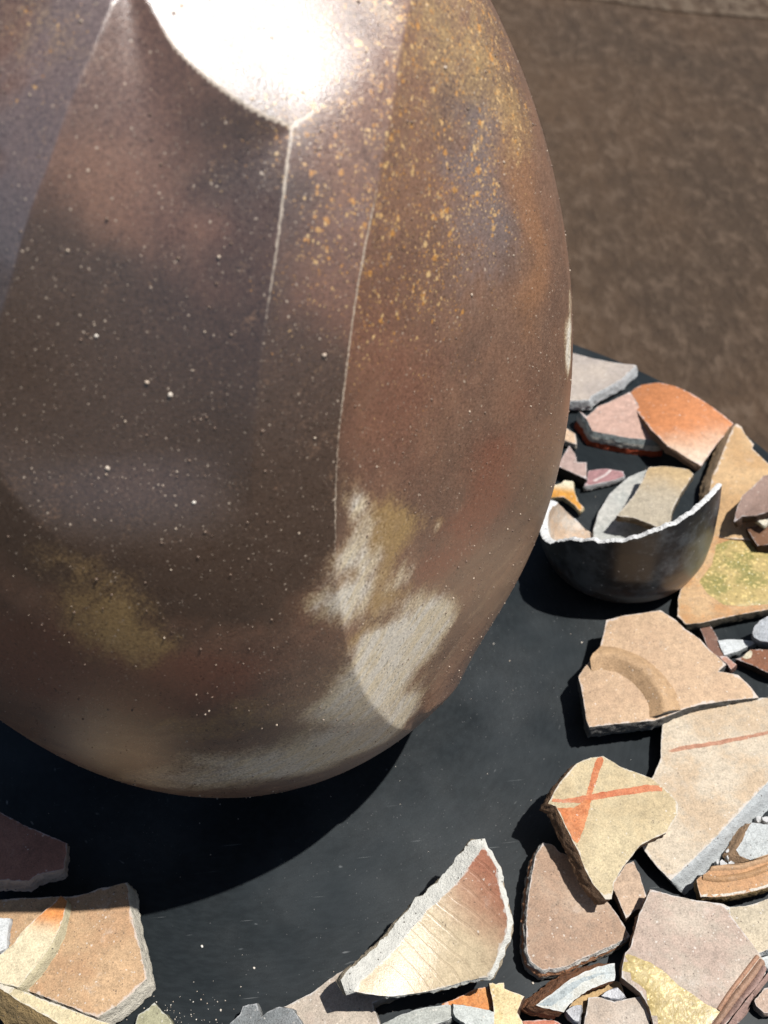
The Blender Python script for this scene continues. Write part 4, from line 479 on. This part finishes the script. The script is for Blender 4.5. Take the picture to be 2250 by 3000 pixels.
{"name":"grey_white_potsherd","label":"pale grey-white potsherd at the right edge behind the ringed tan one","cat":"sherd","P":[0.3611,-0.2079,0.017],"t":[0,0],"th":9,"cv":[1.09,0.4,28],"o":[[-2.5,15.5],[2.0,14.5],[7.8,13.0],[19.3,11.9],[12.2,-10.0],[0.9,-11.8],[-4.3,-12.9],[-11.1,-13.7],[-14.9,-11.6],[-18.6,-9.0],[-19.9,-4.4],[-16.8,-1.3],[-14.0,1.3],[-6.6,11.9]],"c":[0.381,0.3978,0.3894],"c2":[0.381,0.3978,0.3894],"e":[0.381,0.2481,0.1472],"r":0.7,"spk":0.8,"bp":1.6,"jag":0.45,"sh":[-8,1]},
{"name":"cream_potsherd","label":"light cream potsherd with dark pores at the right edge beside the yellow-glazed one","cat":"sherd","P":[0.3412,-0.2677,0.019],"t":[0,0],"th":10,"cv":[1.63,0.48,44],"o":[[-21.0,15.9],[-18.9,14.0],[-17.1,12.9],[-6.0,12.7],[2.2,14.2],[10.6,16.4],[22.2,19.8],[10.3,-16.6],[-0.4,-18.5],[-7.1,-20.3],[-8.6,-19.8],[-11.5,-12.8],[-14.3,-6.6],[-17.1,-0.3],[-19.2,4.3],[-21.2,8.5]],"c":[0.4418,0.3727,0.268],"c2":[0.3894,0.333,0.2417],"e":[0.3407,0.3565,0.3565],"r":0.7,"spk":1.1,"bp":1.0,"jag":0.45,"sh":[0,0],"pat":[["white_rim_line",[[-20.6,15.6],[-17.2,12.5],[-17.9,8.6],[-20.1,7.0],[-21.0,8.9]],[0.4695,0.4695,0.4601],0.3]]},
{"name":"white_sliver","label":"small white sliver at the right edge beyond the ribbed rim","cat":"sliver","P":[0.3418,-0.2917,0.012],"t":[0,0],"th":7,"cv":[1.4,0.57,60],"o":[[-5.8,3.3],[-2.7,3.9],[-0.1,4.1],[5.9,4.4],[2.7,-5.4],[-2.8,-4.5],[-4.4,-1.8]],"c":[0.4151,0.4328,0.4239],"c2":[0.4151,0.4328,0.4239],"e":[0.3179,0.3407,0.3407],"r":0.7,"spk":0.5,"bp":1.0,"jag":0.45,"sh":[0,0]},
{"name":"pale_pink_potsherd","label":"pale pink potsherd lying on the bare black table at the lower right edge","cat":"sherd","P":[0.3353,-0.3148,0.009],"t":[0,0],"th":6,"cv":[2.6,0.84,-15],"o":[[10.9,8.2],[0.8,7.8],[-1.7,7.7],[-6.1,3.9],[-10.6,0.1],[-10.3,-3.2],[-6.6,-8.3],[-4.2,-8.2],[6.2,-6.2]],"c":[0.381,0.2817,0.217],"c2":[0.381,0.2817,0.217],"e":[0.3179,0.2323,0.1828],"r":0.7,"spk":0.5,"bp":1.0,"jag":0.45,"sh":[0,0]},
{"name":"terracotta_potsherd","label":"terracotta-red potsherd peeping in at the bottom edge","cat":"sherd","P":[0.1788,-0.3193,0.01],"t":[0,0],"th":7,"cv":[0.89,0.96,-67],"o":[[-18.2,3.3],[-12.5,4.8],[-6.0,4.9],[4.8,4.4],[11.3,3.8],[14.9,2.5],[18.2,-0.4],[17.2,-5.5],[-19.0,-2.3]],"c":[0.381,0.1332,0.0787],"c2":[0.4509,0.2481,0.1619],"e":[0.4418,0.3978,0.3407],"r":0.7,"spk":0.5,"bp":1.0,"jag":0.45,"sh":[0,0]},
{"name":"shaded_brown_potsherd","label":"dark brown potsherd in shadow between the glazed one and the footed base","cat":"sherd","P":[0.379,-0.0181,0.008],"t":[0,0],"th":7,"cv":[1.3,0.61,2],"o":[[-6.1,15.0],[0.1,18.4],[3.6,15.4],[5.5,1.4],[5.6,-16.1],[2.3,-19.3],[-5.3,-9.3],[-5.6,1.4]],"c":[0.1424,0.0722,0.0495],"c2":[0.1424,0.0722,0.0495],"e":[0.0495,0.0297,0.0212],"r":0.7,"spk":0.5,"bp":1.0,"jag":0.45,"sh":[0,0]},
{"name":"white_triangle_flake","label":"white triangular flake in the dark gap below the green-glazed potsherd","cat":"flake","P":[0.3956,-0.0255,0.009],"t":[0,0],"th":5,"cv":[3.0,0.47,89],"o":[[-12.0,7.0],[-3.3,7.0],[6.2,5.4],[18.7,3.1],[18.6,0.6],[10.7,-2.5],[3.0,-5.7],[-3.8,-7.4],[-11.0,-9.2],[-11.7,-1.9]],"c":[0.4239,0.4418,0.4418],"c2":[0.4239,0.4418,0.4418],"e":[0.1883,0.1995,0.1995],"r":0.7,"spk":0.8,"bp":1.0,"jag":0.45,"sh":[0,0]},
{"name":"grey_stone_chunk","label":"rounded light grey broken chunk at the right edge below the green-glazed potsherd","cat":"chunk","P":[0.4239,-0.0233,0.024],"t":[-0.1,-0.25],"th":16,"cv":[12,12,0],"o":[[14.7,13.8],[1.8,12.6],[-6.3,9.1],[-11.4,4.8],[-14.3,-0.4],[-13.8,-5.0],[-10.2,-8.8],[-4.2,-10.6],[7.5,-13.1]],"c":[0.3727,0.3894,0.4064],"c2":[0.3727,0.3894,0.4064],"e":[0.268,0.2817,0.2959],"r":0.7,"spk":0.5,"bp":3,"jag":0.45,"sh":[0,0]},
{"name":"rust_brown_potsherd","label":"rust-brown potsherd with a bright cream tip in the gap right of the footed base","cat":"sherd","P":[0.4144,-0.0472,0.014],"t":[-0.2,-0.1],"th":9,"cv":[2.11,0.45,-9],"o":[[-22.8,6.7],[-16.4,7.5],[-8.9,12.2],[-3.6,11.4],[4.8,9.2],[16.2,6.7],[9.5,-16.2],[-1.2,-11.6],[-7.4,-5.5],[-15.6,1.2]],"c":[0.1883,0.0787,0.04],"c2":[0.1883,0.0787,0.04],"e":[0.0631,0.0357,0.0212],"r":0.7,"spk":0.5,"bp":1.0,"jag":0.45,"sh":[0,0],"pat":[["cream_tip",[[-22.3,6.7],[-16.5,7.4],[-9.0,12.0],[-8.1,9.1],[-10.2,5.1],[-14.2,4.4],[-16.8,6.1]],[0.5584,0.5178,0.381],0.4]]},
{"name":"small_rosy_potsherd","label":"small rosy potsherd tucked against the upper right edge of the footed base","cat":"sherd","P":[0.3848,-0.044,0.012],"t":[0,0],"th":6,"cv":[1.53,0.84,70],"o":[[-6.6,7.0],[0.1,5.9],[3.1,1.0],[5.9,-3.6],[2.5,-6.3],[0.0,-8.0],[-1.1,-4.6],[-1.7,-1.3],[-5.0,3.6]],"c":[0.3407,0.1883,0.1378],"c2":[0.3407,0.1883,0.1378],"e":[0.1159,0.0574,0.04],"r":0.7,"spk":0.5,"bp":1.0,"jag":0.45,"sh":[0,0]},
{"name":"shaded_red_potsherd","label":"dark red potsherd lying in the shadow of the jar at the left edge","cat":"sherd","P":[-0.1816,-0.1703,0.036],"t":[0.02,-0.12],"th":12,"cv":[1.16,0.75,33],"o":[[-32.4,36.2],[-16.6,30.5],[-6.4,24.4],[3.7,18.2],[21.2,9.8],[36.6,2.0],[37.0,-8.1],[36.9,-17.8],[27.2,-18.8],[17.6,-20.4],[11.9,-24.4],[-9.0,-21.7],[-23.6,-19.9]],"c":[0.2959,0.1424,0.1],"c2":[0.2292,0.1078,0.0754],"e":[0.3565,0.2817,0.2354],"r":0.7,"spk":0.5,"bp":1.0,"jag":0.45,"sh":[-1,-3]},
{"name":"sandy_potsherd","label":"large grainy sandy-brown potsherd with white right edge at the lower left","cat":"sherd","P":[-0.1388,-0.2422,0.0234],"t":[0.02,-0.03],"th":13,"cv":[3.5,0.5,-25],"o":[[-71.2,45.3],[-55.2,43.1],[-26.3,39.7],[-0.4,37.4],[11.9,38.9],[20.5,42.0],[30.2,43.1],[38.9,44.9],[41.4,30.9],[45.8,14.6],[53.5,-8.7],[57.6,-23.5],[47.8,-33.8],[40.2,-40.0],[27.2,-47.4],[14.6,-43.0],[2.6,-37.6],[-9.6,-32.7],[-21.3,-27.7],[-33.3,-22.3],[-58.0,-12.4]],"c":[0.4064,0.268,0.152],"c2":[0.3486,0.2111,0.1159],"e":[0.4601,0.4239,0.3486],"r":0.7,"spk":1.4,"bp":1.8,"jag":0.4,"sh":[6,-4]},
{"name":"cream_blushed_potsherd","label":"smooth cream potsherd with an orange blushed tip lying on the sandy one","cat":"sherd","P":[-0.1642,-0.2438,0.031],"t":[0.03,-0.05],"th":9,"cv":[5,0,55],"o":[[-30.9,-1.7],[-17.0,-2.6],[-8.6,3.8],[-4.7,11.3],[3.9,21.4],[8.7,26.3],[13.4,31.0],[18.3,38.1],[23.7,33.7],[23.2,26.0],[22.8,20.4],[21.5,12.2],[18.0,1.8],[11.9,-8.8],[4.8,-18.1],[-1.0,-25.6],[-14.3,-21.2],[-28.7,-16.5]],"c":[0.5178,0.4418,0.2959],"c2":[0.4789,0.1883,0.0547],"e":[0.4418,0.3894,0.2547],"r":0.6,"spk":0.1,"bp":1.0,"jag":0.45,"sh":[4,-3],"grad":[[6.2,7.0],[12.9,23.7]]},
{"name":"white_edged_potsherd","label":"potsherd with a chalky white broken edge at the left border, half under the cream one","cat":"sherd","P":[-0.1909,-0.2284,0.025],"t":[0,0],"th":6,"cv":[1.19,0.24,63],"o":[[-12.3,13.8],[2.2,12.0],[9.5,10.8],[9.7,-0.1],[11.2,-10.8],[6.8,-13.0],[-7.1,-12.6]],"c":[0.4695,0.4789,0.4695],"c2":[0.4695,0.4789,0.4695],"e":[0.4239,0.4328,0.4328],"r":0.7,"spk":0.5,"bp":1.0,"jag":0.45,"sh":[0,0]},
{"name":"cream_band_potsherd","label":"cream-faced potsherd with a thick rough brown edge in the lower left corner","cat":"sherd","P":[-0.1373,-0.2873,0.027],"t":[0.06,-0.03],"th":20,"cv":[2.08,0.52,-30],"o":[[-57.5,34.0],[-41.6,22.7],[-34.2,19.2],[-26.9,16.3],[-11.7,9.5],[3.1,3.6],[20.2,-3.8],[37.0,-10.1],[41.5,-16.4],[16.8,-16.0],[3.0,-8.3],[-5.0,-3.0],[-12.9,1.1],[-26.5,9.1],[-40.8,18.6],[-56.2,27.8]],"c":[0.4981,0.4239,0.268],"c2":[0.4695,0.3894,0.2354],"e":[0.2748,0.1883,0.0855],"r":0.7,"spk":0.25,"bp":1.5,"jag":0.45,"sh":[-7,-10]},
{"name":"olive_grey_potsherd","label":"small olive-grey potsherd poking out under the corner of the sandy one","cat":"sherd","P":[-0.076,-0.2914,0.008],"t":[0,0],"th":6,"cv":[2.58,0.48,-26],"o":[[-10.8,5.0],[-5.5,7.7],[-0.4,11.8],[7.0,4.1],[12.0,-1.5],[15.4,-7.8],[-13.1,-5.4]],"c":[0.268,0.2547,0.1619],"c2":[0.268,0.2547,0.1619],"e":[0.1883,0.1774,0.1118],"r":0.7,"spk":1,"bp":1.0,"jag":0.45,"sh":[0,0]},
{"name":"white_chip","label":"white chip behind the pale grey-white potsherd, nearer the long grey edge","cat":"chip","P":[0.3662,-0.187,0.012],"t":[0,0],"th":6,"cv":[1.89,0.54,-76],"o":[[-1.4,1.3],[0.3,2.1],[2.2,1.7],[1.2,-1.0],[-1.2,-2.8],[-1.7,-1.2]],"c":[0.4789,0.4789,0.4695],"c2":[0.4789,0.4789,0.4695],"e":[0.4151,0.4151,0.3978],"r":0.7,"spk":0.5,"bp":2,"jag":0.2,"sh":[0,0],"g":"white chips in the hollow beside the long grey edge"},
{"name":"white_chip","label":"rosy-white chip behind the pale grey-white potsherd, at the frame edge","cat":"chip","P":[0.3716,-0.1878,0.012],"t":[0,0],"th":6,"cv":[3.15,0.71,36],"o":[[-2.8,1.3],[0.2,2.2],[2.8,1.7],[2.3,-1.5],[-0.8,-2.5],[-2.6,-1.0]],"c":[0.4789,0.4789,0.4695],"c2":[0.4789,0.4789,0.4695],"e":[0.4151,0.4151,0.3978],"r":0.7,"spk":0.5,"bp":2,"jag":0.2,"sh":[0,0],"g":"white chips in the hollow beside the long grey edge"},
{"name":"white_chip","label":"white splinter standing in the dark hollow beside the long grey edge","cat":"chip","P":[0.3362,-0.212,0.012],"t":[0,0],"th":6,"cv":[1.6,0.37,54],"o":[[-0.9,2.4],[1.5,3.6],[1.0,0.3],[-0.6,-4.4],[-1.6,-2.4],[-0.2,-0.6]],"c":[0.4789,0.4789,0.4695],"c2":[0.4789,0.4789,0.4695],"e":[0.4151,0.4151,0.3978],"r":0.7,"spk":0.5,"bp":2,"jag":0.2,"sh":[0,0],"g":"white chips in the hollow beside the long grey edge"},
{"name":"white_chip","label":"smallest white chip below the long grey edge","cat":"chip","P":[0.3272,-0.2173,0.012],"t":[0,0],"th":6,"cv":[3.08,0.7,15],"o":[[-0.8,0.8],[0.8,1.9],[1.2,0.2],[-0.3,-1.8],[-1.1,-1.5]],"c":[0.4789,0.4789,0.4695],"c2":[0.4789,0.4789,0.4695],"e":[0.4151,0.4151,0.3978],"r":0.7,"spk":0.5,"bp":2,"jag":0.2,"sh":[0,0],"g":"white chips in the hollow beside the long grey edge"},
{"name":"white_chip","label":"white chip on the rim of the ringed tan potsherd, left of two","cat":"chip","P":[0.3307,-0.2192,0.012],"t":[0,0],"th":6,"cv":[1.06,0.55,-52],"o":[[-2.0,1.6],[0.0,3.1],[1.1,1.5],[2.8,-0.3],[1.9,-2.2],[-2.5,-1.7]],"c":[0.4789,0.4789,0.4695],"c2":[0.4789,0.4789,0.4695],"e":[0.4151,0.4151,0.3978],"r":0.7,"spk":0.5,"bp":2,"jag":0.2,"sh":[0,0],"g":"white chips in the hollow beside the long grey edge"},
{"name":"white_chip","label":"white chip on the rim of the ringed tan potsherd, right of two","cat":"chip","P":[0.3363,-0.22,0.012],"t":[0,0],"th":6,"cv":[0.94,0.54,-54],"o":[[-1.6,1.3],[0.5,2.3],[2.4,0.4],[1.5,-1.8],[-2.4,-1.5]],"c":[0.4789,0.4789,0.4695],"c2":[0.4789,0.4789,0.4695],"e":[0.4151,0.4151,0.3978],"r":0.7,"spk":0.5,"bp":2,"jag":0.2,"sh":[0,0],"g":"white chips in the hollow beside the long grey edge"},
{"name":"white_chip","label":"bright white chip under the lower tip of the pale grey-white potsherd","cat":"chip","P":[0.3451,-0.2177,0.012],"t":[0,0],"th":6,"cv":[1.89,1.0,-47],"o":[[-1.7,2.2],[0.5,1.3],[3.0,-0.6],[0.0,-1.8],[-1.9,-0.9]],"c":[0.4789,0.4789,0.4695],"c2":[0.4789,0.4789,0.4695],"e":[0.4151,0.4151,0.3978],"r":0.7,"spk":0.5,"bp":2,"jag":0.2,"sh":[0,0],"g":"white chips in the hollow beside the long grey edge"}
]''')
def resample(poly, step, jag, seed):
    out = []
    n = len(poly)
    for i in range(n):
        a, b = Vector(poly[i]), Vector(poly[(i+1) % n]); L = (b-a).length; m = max(1, int(L/step+.5))
        for k in range(m):
            p = a.lerp(b, k/m)
            if k or True:
                amp = jag*(.55 if k == 0 else 1)
                q = Vector((p.x*450, p.y*450, seed)); q2 = q*2.7
                nv = mnoise.noise_vector(q)*.9+mnoise.noise_vector(q2)*.6+mnoise.noise_vector(q*.3)*.8
                p = p+Vector((nv.x, nv.y))*amp*.001
            out.append((p.x, p.y))
    return out
def inside(p, poly):
    x, y = p; c = False; j = len(poly)-1
    for i in range(len(poly)):
        xi, yi = poly[i]; xj, yj = poly[j]
        if (yi > y) != (yj > y) and x < (xj-xi)*(y-yi)/(yj-yi)+xi: c = not c
        j = i
    return c
def fill(poly, step):
    xs = [p[0] for p in poly]; ys = [p[1] for p in poly]
    pts = [Vector(p) for p in poly]
    x = min(xs)+step*.5
    while x < max(xs):
        y = min(ys)+step*.5
        while y < max(ys):
            q = (x+random.uniform(-.2, .2)*step, y+random.uniform(-.2, .2)*step)
            if inside(q, poly) and min((q[0]-a)**2+(q[1]-b)**2 for a, b in poly) > (step*.35)**2: pts.append(Vector(q))
            y += step
        x += step
    n = len(poly)
    V, E, Fc, *_ = delaunay_2d_cdt(pts, [(i, (i+1) % n) for i in range(n)], [], 1, 1e-7)
    return [tuple(p) for p in V], [tuple(q) for q in Fc]
def sherd(S, idx):
    n = Vector((S['t'][0], S['t'][1], 1)).normalized()
    u = (Vector((1, 0, 0))-n*n.x).normalized(); v = n.cross(u)
    P0 = Vector(S['P']); th = S['th']/1000
    base = Matrix.Translation(P0-n*th) @ Matrix((u, v, n)).transposed().to_4x4()
    root = empty(S['name'], S['label'], S['cat'], S.get('g'), base)
    k1, k2, an = S['cv'][0], S['cv'][1], R(S['cv'][2]); ca, sa = math.cos(an), math.sin(an)
    seed = idx*3.7
    def hgt(x, y):
        s = x*ca+y*sa; t = -x*sa+y*ca
        return th-k1*s*s/2-k2*t*t/2+.00035*S['bp']*mnoise.noise(Vector((x*70, y*70, seed)))+.00014*S['bp']*mnoise.noise(Vector((x*260, y*260, seed)))
    def nrm(x, y):
        s = x*ca+y*sa; t = -x*sa+y*ca
        gs, gt = -k1*s, -k2*t
        return Vector((-(gs*ca-gt*sa), -(gs*sa+gt*ca), 1)).normalized()
    poly0 = [(a/1000, b/1000) for a, b in S['o']]
    area = sum(poly0[i-1][0]*poly0[i][1]-poly0[i][0]*poly0[i-1][1] for i in range(len(poly0)))
    if area < 0: poly0.reverse()
    size = max(max(p[0] for p in poly0)-min(p[0] for p in poly0), max(p[1] for p in poly0)-min(p[1] for p in poly0))
    poly = resample(poly0, .0022, S['jag'], seed)
    step = max(.003, size/24)
    V, Fc = fill(poly, step)
    nb = len(poly)
    c1, c2 = tuple(S['c']), tuple(S['c2'])
    fm = clay('clay_face_%s' % S['name'], c1, c2, S.get('grad'), S['r'], S['spk'], S['bp'], S.get('fine', 1), bool(S.get('streak')), seed, rim=tuple(min(.75, .35*x+.34) for x in c1))
    # face: edge of the face dips a little (worn arris)
    fo = mesh('face', [(x, y, hgt(x, y)) for x, y in V], Fc, fm, root)
    at = fo.data.attributes.new('rim', 'FLOAT', 'POINT'); at.data.foreach_set('value', np.array([1.0 if i < len(poly) else 0.0 for i in range(len(V))], np.float32))
    # outward direction at each outline vertex
    outd = []
    for i in range(nb):
        a, b = Vector(poly[i-1]), Vector(poly[(i+1) % nb]); t = (b-a).normalized() if (b-a).length > 0 else Vector((1, 0)); outd.append(Vector((t.y, -t.x)))
    top = [Vector((x, y, hgt(x, y))) for x, y in V[:nb]]
    sh = Vector((S['sh'][0]/1000, S['sh'][1]/1000, 0)); flr = S.get('fl', .6)/1000
    rows = S.get('lay') or [[S['th'], flr*1000, S['e']]]
    tot = sum(r[0] for r in rows); cur = top; dep = 0; acc = [0]*nb
    for li, (dt, flare, colr, *dirs) in enumerate(rows):
        nr = max(3, int(dt/1.6)); Vv = list(cur); Ff = []
        for r in range(1, nr+1):
            fr = r/nr; d_ = dep+dt*fr
            row = []
            for i in range(nb):
                x, y, z = top[i]; nn = nrm(x, y)
                jag = mnoise.noise(Vector((x*330, y*330, d_*.45+seed)))*.0013+mnoise.noise(Vector((x*900, y*900, d_*1.1+seed)))*.0006
                bul = .0006*math.sin(math.pi*min(1, d_/tot))
                rad = acc[i]+(flare+sum(max(0, outd[i].x*dx+outd[i].y*dy) for dx, dy in (dirs[0] if dirs else ())))/1000*fr+jag+bul
                p = top[i]-nn*(d_/1000)+Vector((outd[i].x*rad, outd[i].y*rad, 0))+sh*(d_/tot)
                row.append(p)
            o = len(Vv); Vv += row
            for i in range(nb):
                j = (i+1) % nb; Ff.append((o-nb+j, o-nb+i, o+i, o+j))
        cur = Vv[-nb:]; dep += dt
        acc = [acc[i]+(flare+sum(max(0, outd[i].x*dx+outd[i].y*dy) for dx, dy in (dirs[0] if dirs else ())))/1000 for i in range(nb)]
        nm = 'broken_edge' if li == 0 else ('outer_band' if li == len(rows)-1 and len(rows) > 1 else 'inner_layer')
        mesh(nm, Vv, Ff, fracture('clay_break_%s' % S['name'], tuple(colr), seed+li, th if len(rows) == 1 else None), root)
    # back
    off = [cur[i] for i in range(nb)]
    bv = off+[Vector((x, y, hgt(x, y)))-nrm(x, y)*th+sh for x, y in V[nb:]]
    mesh('back', bv, [tuple(reversed(q)) for q in Fc], fm, root)
    for nm, pl, m, lift in S.get('pat', []):
        pp = [(a/1000, b/1000) for a, b in pl]
        ar = sum(pp[i-1][0]*pp[i][1]-pp[i][0]*pp[i-1][1] for i in range(len(pp)))
        if ar < 0: pp.reverse()
        pp = resample(pp, .0018, .55, seed+9)
        V2, F2 = fill(pp, .004)
        V2 = [q for q in V2]; keep = [inside(q, poly) for q in V2]
        F2 = [q for q in F2 if all(keep[i] for i in q)]
        if m == 'green': mt = glaze('green_ash_glaze', (.36, .27, .11), (.20, .18, .055), seed)
        elif m == 'yellow': mt = glaze('mustard_ash_glaze', (.42, .33, .15), (.30, .22, .075), seed)
        else: mt = clay('painted_slip', tuple(m), tuple(x*.8+y*.2 for x, y in zip(m, c1)), None, .75, .6, 1, 1, False, seed)
        if F2:
            us = sorted({i for q in F2 for i in q}); rm = {o: i for i, o in enumerate(us)}
            b = set()
            cnt = {}
            for q in F2:
                for e in zip(q, q[1:]+q[:1]): cnt[tuple(sorted(e))] = cnt.get(tuple(sorted(e)), 0)+1
            for e, c_ in cnt.items():
                if c_ == 1: b.update(e)
            mesh(nm, [(V2[i][0], V2[i][1], hgt(*V2[i])+(lift/1000 if i not in b else .00008)) for i in us], [tuple(rm[i] for i in q) for q in F2], mt, root)
    for nm, path, w, h, cc in S.get('rid', []):
        pts = [Vector((a/1000, b/1000)) for a, b in path]
        # smooth resample (Catmull-Rom)
        sm_ = []
        for i in range(len(pts)-1):
            p0, p1, p2, p3 = pts[max(i-1, 0)], pts[i], pts[i+1], pts[min(i+2, len(pts)-1)]
            for k in range(8):
                t = k/8; sm_.append(.5*((2*p1)+(p2-p0)*t+(2*p0-5*p1+4*p2-p3)*t*t+(3*p1-p0-3*p2+p3)*t**3))
        sm_.append(pts[-1])
        if nm == 'foot_ring': prof = [(-.52, -.05), (-.36, .30), (-.16, .80), (-.08, .96), (.0, 1.0), (.10, .97), (.30, .62), (.46, .2), (.56, -.05)]
        else: prof = [(-.5, -.1), (-.35, .45), (-.15, .9), (0, 1), (.15, .9), (.35, .45), (.5, -.1)]
        Vr, Fr = [], []; mP = len(prof)
        for i, p in enumerate(sm_):
            t = (sm_[min(i+1, len(sm_)-1)]-sm_[max(i-1, 0)]).normalized(); left = Vector((-t.y, t.x))
            for o_, hh in prof:
                q = p+left*(o_*w/1000*(1+.06*mnoise.noise(Vector((p.x*120, p.y*120, seed)))))
                for _ in range(60):     # the rib breaks off along the edge of the sherd
                    if inside((q.x, q.y), poly): break
                    q = q+t*(.0005 if i < len(sm_)/2 else -.0005)
                Vr.append((q.x, q.y, hgt(q.x, q.y)+hh*h/1000))
        for i in range(len(sm_)-1):
            for k in range(mP-1): Fr.append((i*mP+k, (i+1)*mP+k, (i+1)*mP+k+1, i*mP+k+1))
        ob = mesh(nm, Vr, Fr, clay('clay_rib_%s' % S['name'], tuple(cc), tuple(x*.88 for x in cc), None, .7, .6, 1, 1, False, seed), root)
        for e_, i0 in ((0, 0), (1, (len(sm_)-1)*mP)):
            pass
        if nm == 'foot_ring':
            caps = []
            vc = [Vr[i] for i in range(mP)]+[Vr[(len(sm_)-1)*mP+i] for i in range(mP)]
            fmt = fracture('clay_break_foot', (.22, .22, .215), seed)
            mesh('broken_foot_end', vc[:mP], [tuple(range(mP))], fmt, root, False)
            mesh('broken_foot_end', vc[mP:], [tuple(range(mP-1, -1, -1))], fmt, root, False)
    return root
for i, S in enumerate(SH): sherd(S, i)

# ------------------------------------------------------------------ the broken dark bowl
BX = [0.3259, 0.0947]
bowl = empty('broken_bowl', 'dark glossy blue-black broken bowl with a jagged white rim, holding a taupe potsherd', 'bowl', mat=Matrix.Translation((*BX, 0)))
PROF = [(0, .001), (.020, .001), (.050, .0015), (.062, .006), (.0705, .016), (.0755, .030), (.0775, .052), (.0772, .085), (.0750, .115), (.0715, .150)]
def prof_r(z):
    zs = [p[1] for p in PROF[1:]]; rs = [p[0] for p in PROF[1:]]
    return float(np.interp(z, zs, rs))
RIM = [(126, .004), (133, .020), (140, .033), (150, .039), (160, .043), (175, .041), (188, .046), (200, .056), (210, .070), (220, .083), (235, .092), (251, .099), (265, .107), (280, .113), (300, .119), (315, .121), (328, .118), (338, .110), (346, .098), (352, .084), (358, .055), (362, .018)]
A0, A1, NA, NP = 126, 362, 260, 46
def rim(a):
    z = float(np.interp(a, [q[0] for q in RIM], [q[1] for q in RIM]))
    return max(.006, z+(.0022)*mnoise.noise(Vector((a*.16, 3.3, 0)))+.0014*mnoise.noise(Vector((a*.6, 1.3, 0))))
Vo, Vi, Fo = [], [], []
for i in range(NA+1):
    a = A0+(A1-A0)*i/NA; ar = R(a); top = rim(a)
    th_ = float(np.interp(a, [126, 180, 205, 230, 362], [.0085, .0080, .0060, .0045, .0048]))+.0009*mnoise.noise(Vector((a*.2, 9, 0)))
    for k in range(NP+1):
        if k <= 6: r = .050*k/6*0.999; z = .001
        else:
            z = .0015+max(top-.0015, 0)*(k-6)/(NP-6); r = prof_r(z)
        Vo.append((r*math.cos(ar), r*math.sin(ar), z)); ri = max(r-th_, 0); Vi.append((ri*math.cos(ar), ri*math.sin(ar), z+(.005*(1-min(1, k/12)))))
for i in range(NA):
    for k in range(NP):
        q = i*(NP+1)+k; Fo.append((q, q+NP+1, q+NP+2, q+1))
def bowl_mat():
    N = NT('smoked_black_glaze')
    sp = N.n('ShaderNodeSeparateXYZ'); N.l(N.co, sp.inputs[0]); z = sp.outputs[2]
    a = N.noise(30, 5, .65); b = N.noise(160, 4, .6)
    zz = N.math('ADD', z, N.math('MULTIPLY_ADD', a, .05, -.025))
    c = N.mix(N.step(N.math('ADD', a, N.math('MULTIPLY_ADD', b, .35, -.175)), .44, .66), (.013, .014, .016), (.060, .068, .075))
    right = N.step(N.math('ADD', sp.outputs[0], N.math('MULTIPLY_ADD', a, .05, -.025)), -.05, .05)
    c = N.mix(N.math('MULTIPLY', N.step(zz, .050, .016), N.math('MULTIPLY_ADD', right, .65, .25)), c, (.20, .125, .085))
    c = N.mix(N.math('MULTIPLY', N.step(b, .60, .76), .35), c, (.22, .23, .24))
    d, r1, _ = N.voro(260); c = N.mix(N.math('MULTIPLY', N.step(d, .2, .1), N.step(r1, .9, .94)), c, (.5, .5, .5))
    return N.done(c, N.math('MULTIPLY_ADD', b, .3, .20), N.bump(b, .15, .0010), .6)
BMt = bowl_mat()
mesh('bowl_wall', Vo, Fo, BMt, bowl)
mesh('inner_wall', Vi, [tuple(reversed(q)) for q in Fo], clay('bowl_inside', (.42, .38, .33), (.36, .26, .18), None, .55, .3, .8), bowl)
tops = [i*(NP+1)+NP for i in range(NA+1)]; loop = tops
Vr, Fr = [], []
bound = [(i*(NP+1)+NP) for i in range(NA+1)]
bound = [k for k in range(NP+1)]+bound[1:]+[NA*(NP+1)+k for k in range(NP-1, -1, -1)]
NRm = 4
for q in bound:
    o_, i_ = Vector(Vo[q]), Vector(Vi[q])
    for k in range(NRm+1):
        p = o_.lerp(i_, k/NRm); b_ = .0011*math.sin(math.pi*k/NRm)*(.6+mnoise.noise(p*420)); Vr.append((p.x, p.y, p.z+b_))
for i in range(len(bound)-1):
    for k in range(NRm): q = i*(NRm+1)+k; Fr.append((q+NRm+1, q, q+1, q+NRm+2))
mesh('broken_rim', Vr, Fr, fracture('bowl_break', (.56, .56, .55), 5), bowl)

# ------------------------------------------------------------------ crumbs of clay on the table
cr = []
for i in range(190):
    a = R(random.uniform(-150, 55)); r = random.uniform(.27, .50)
    if random.random() < .25: r = random.uniform(.12, .30)
    cr.append(((r*math.cos(a), r*math.sin(a), .0003), .0003+.0011*random.random()**4))
for i in range(110):   # a sprinkle beside the sandy sherd
    x = -.060+random.gauss(0, .020); y = -.290+random.gauss(0, .012); cr.append(((x, y, .0003), (.0002+.0005*random.random()**3)))
g = blobs_mesh('clay_crumbs', cr, GM); g['kind'] = 'stuff'; g['label'] = 'pale clay crumbs and dust scattered on the black table'
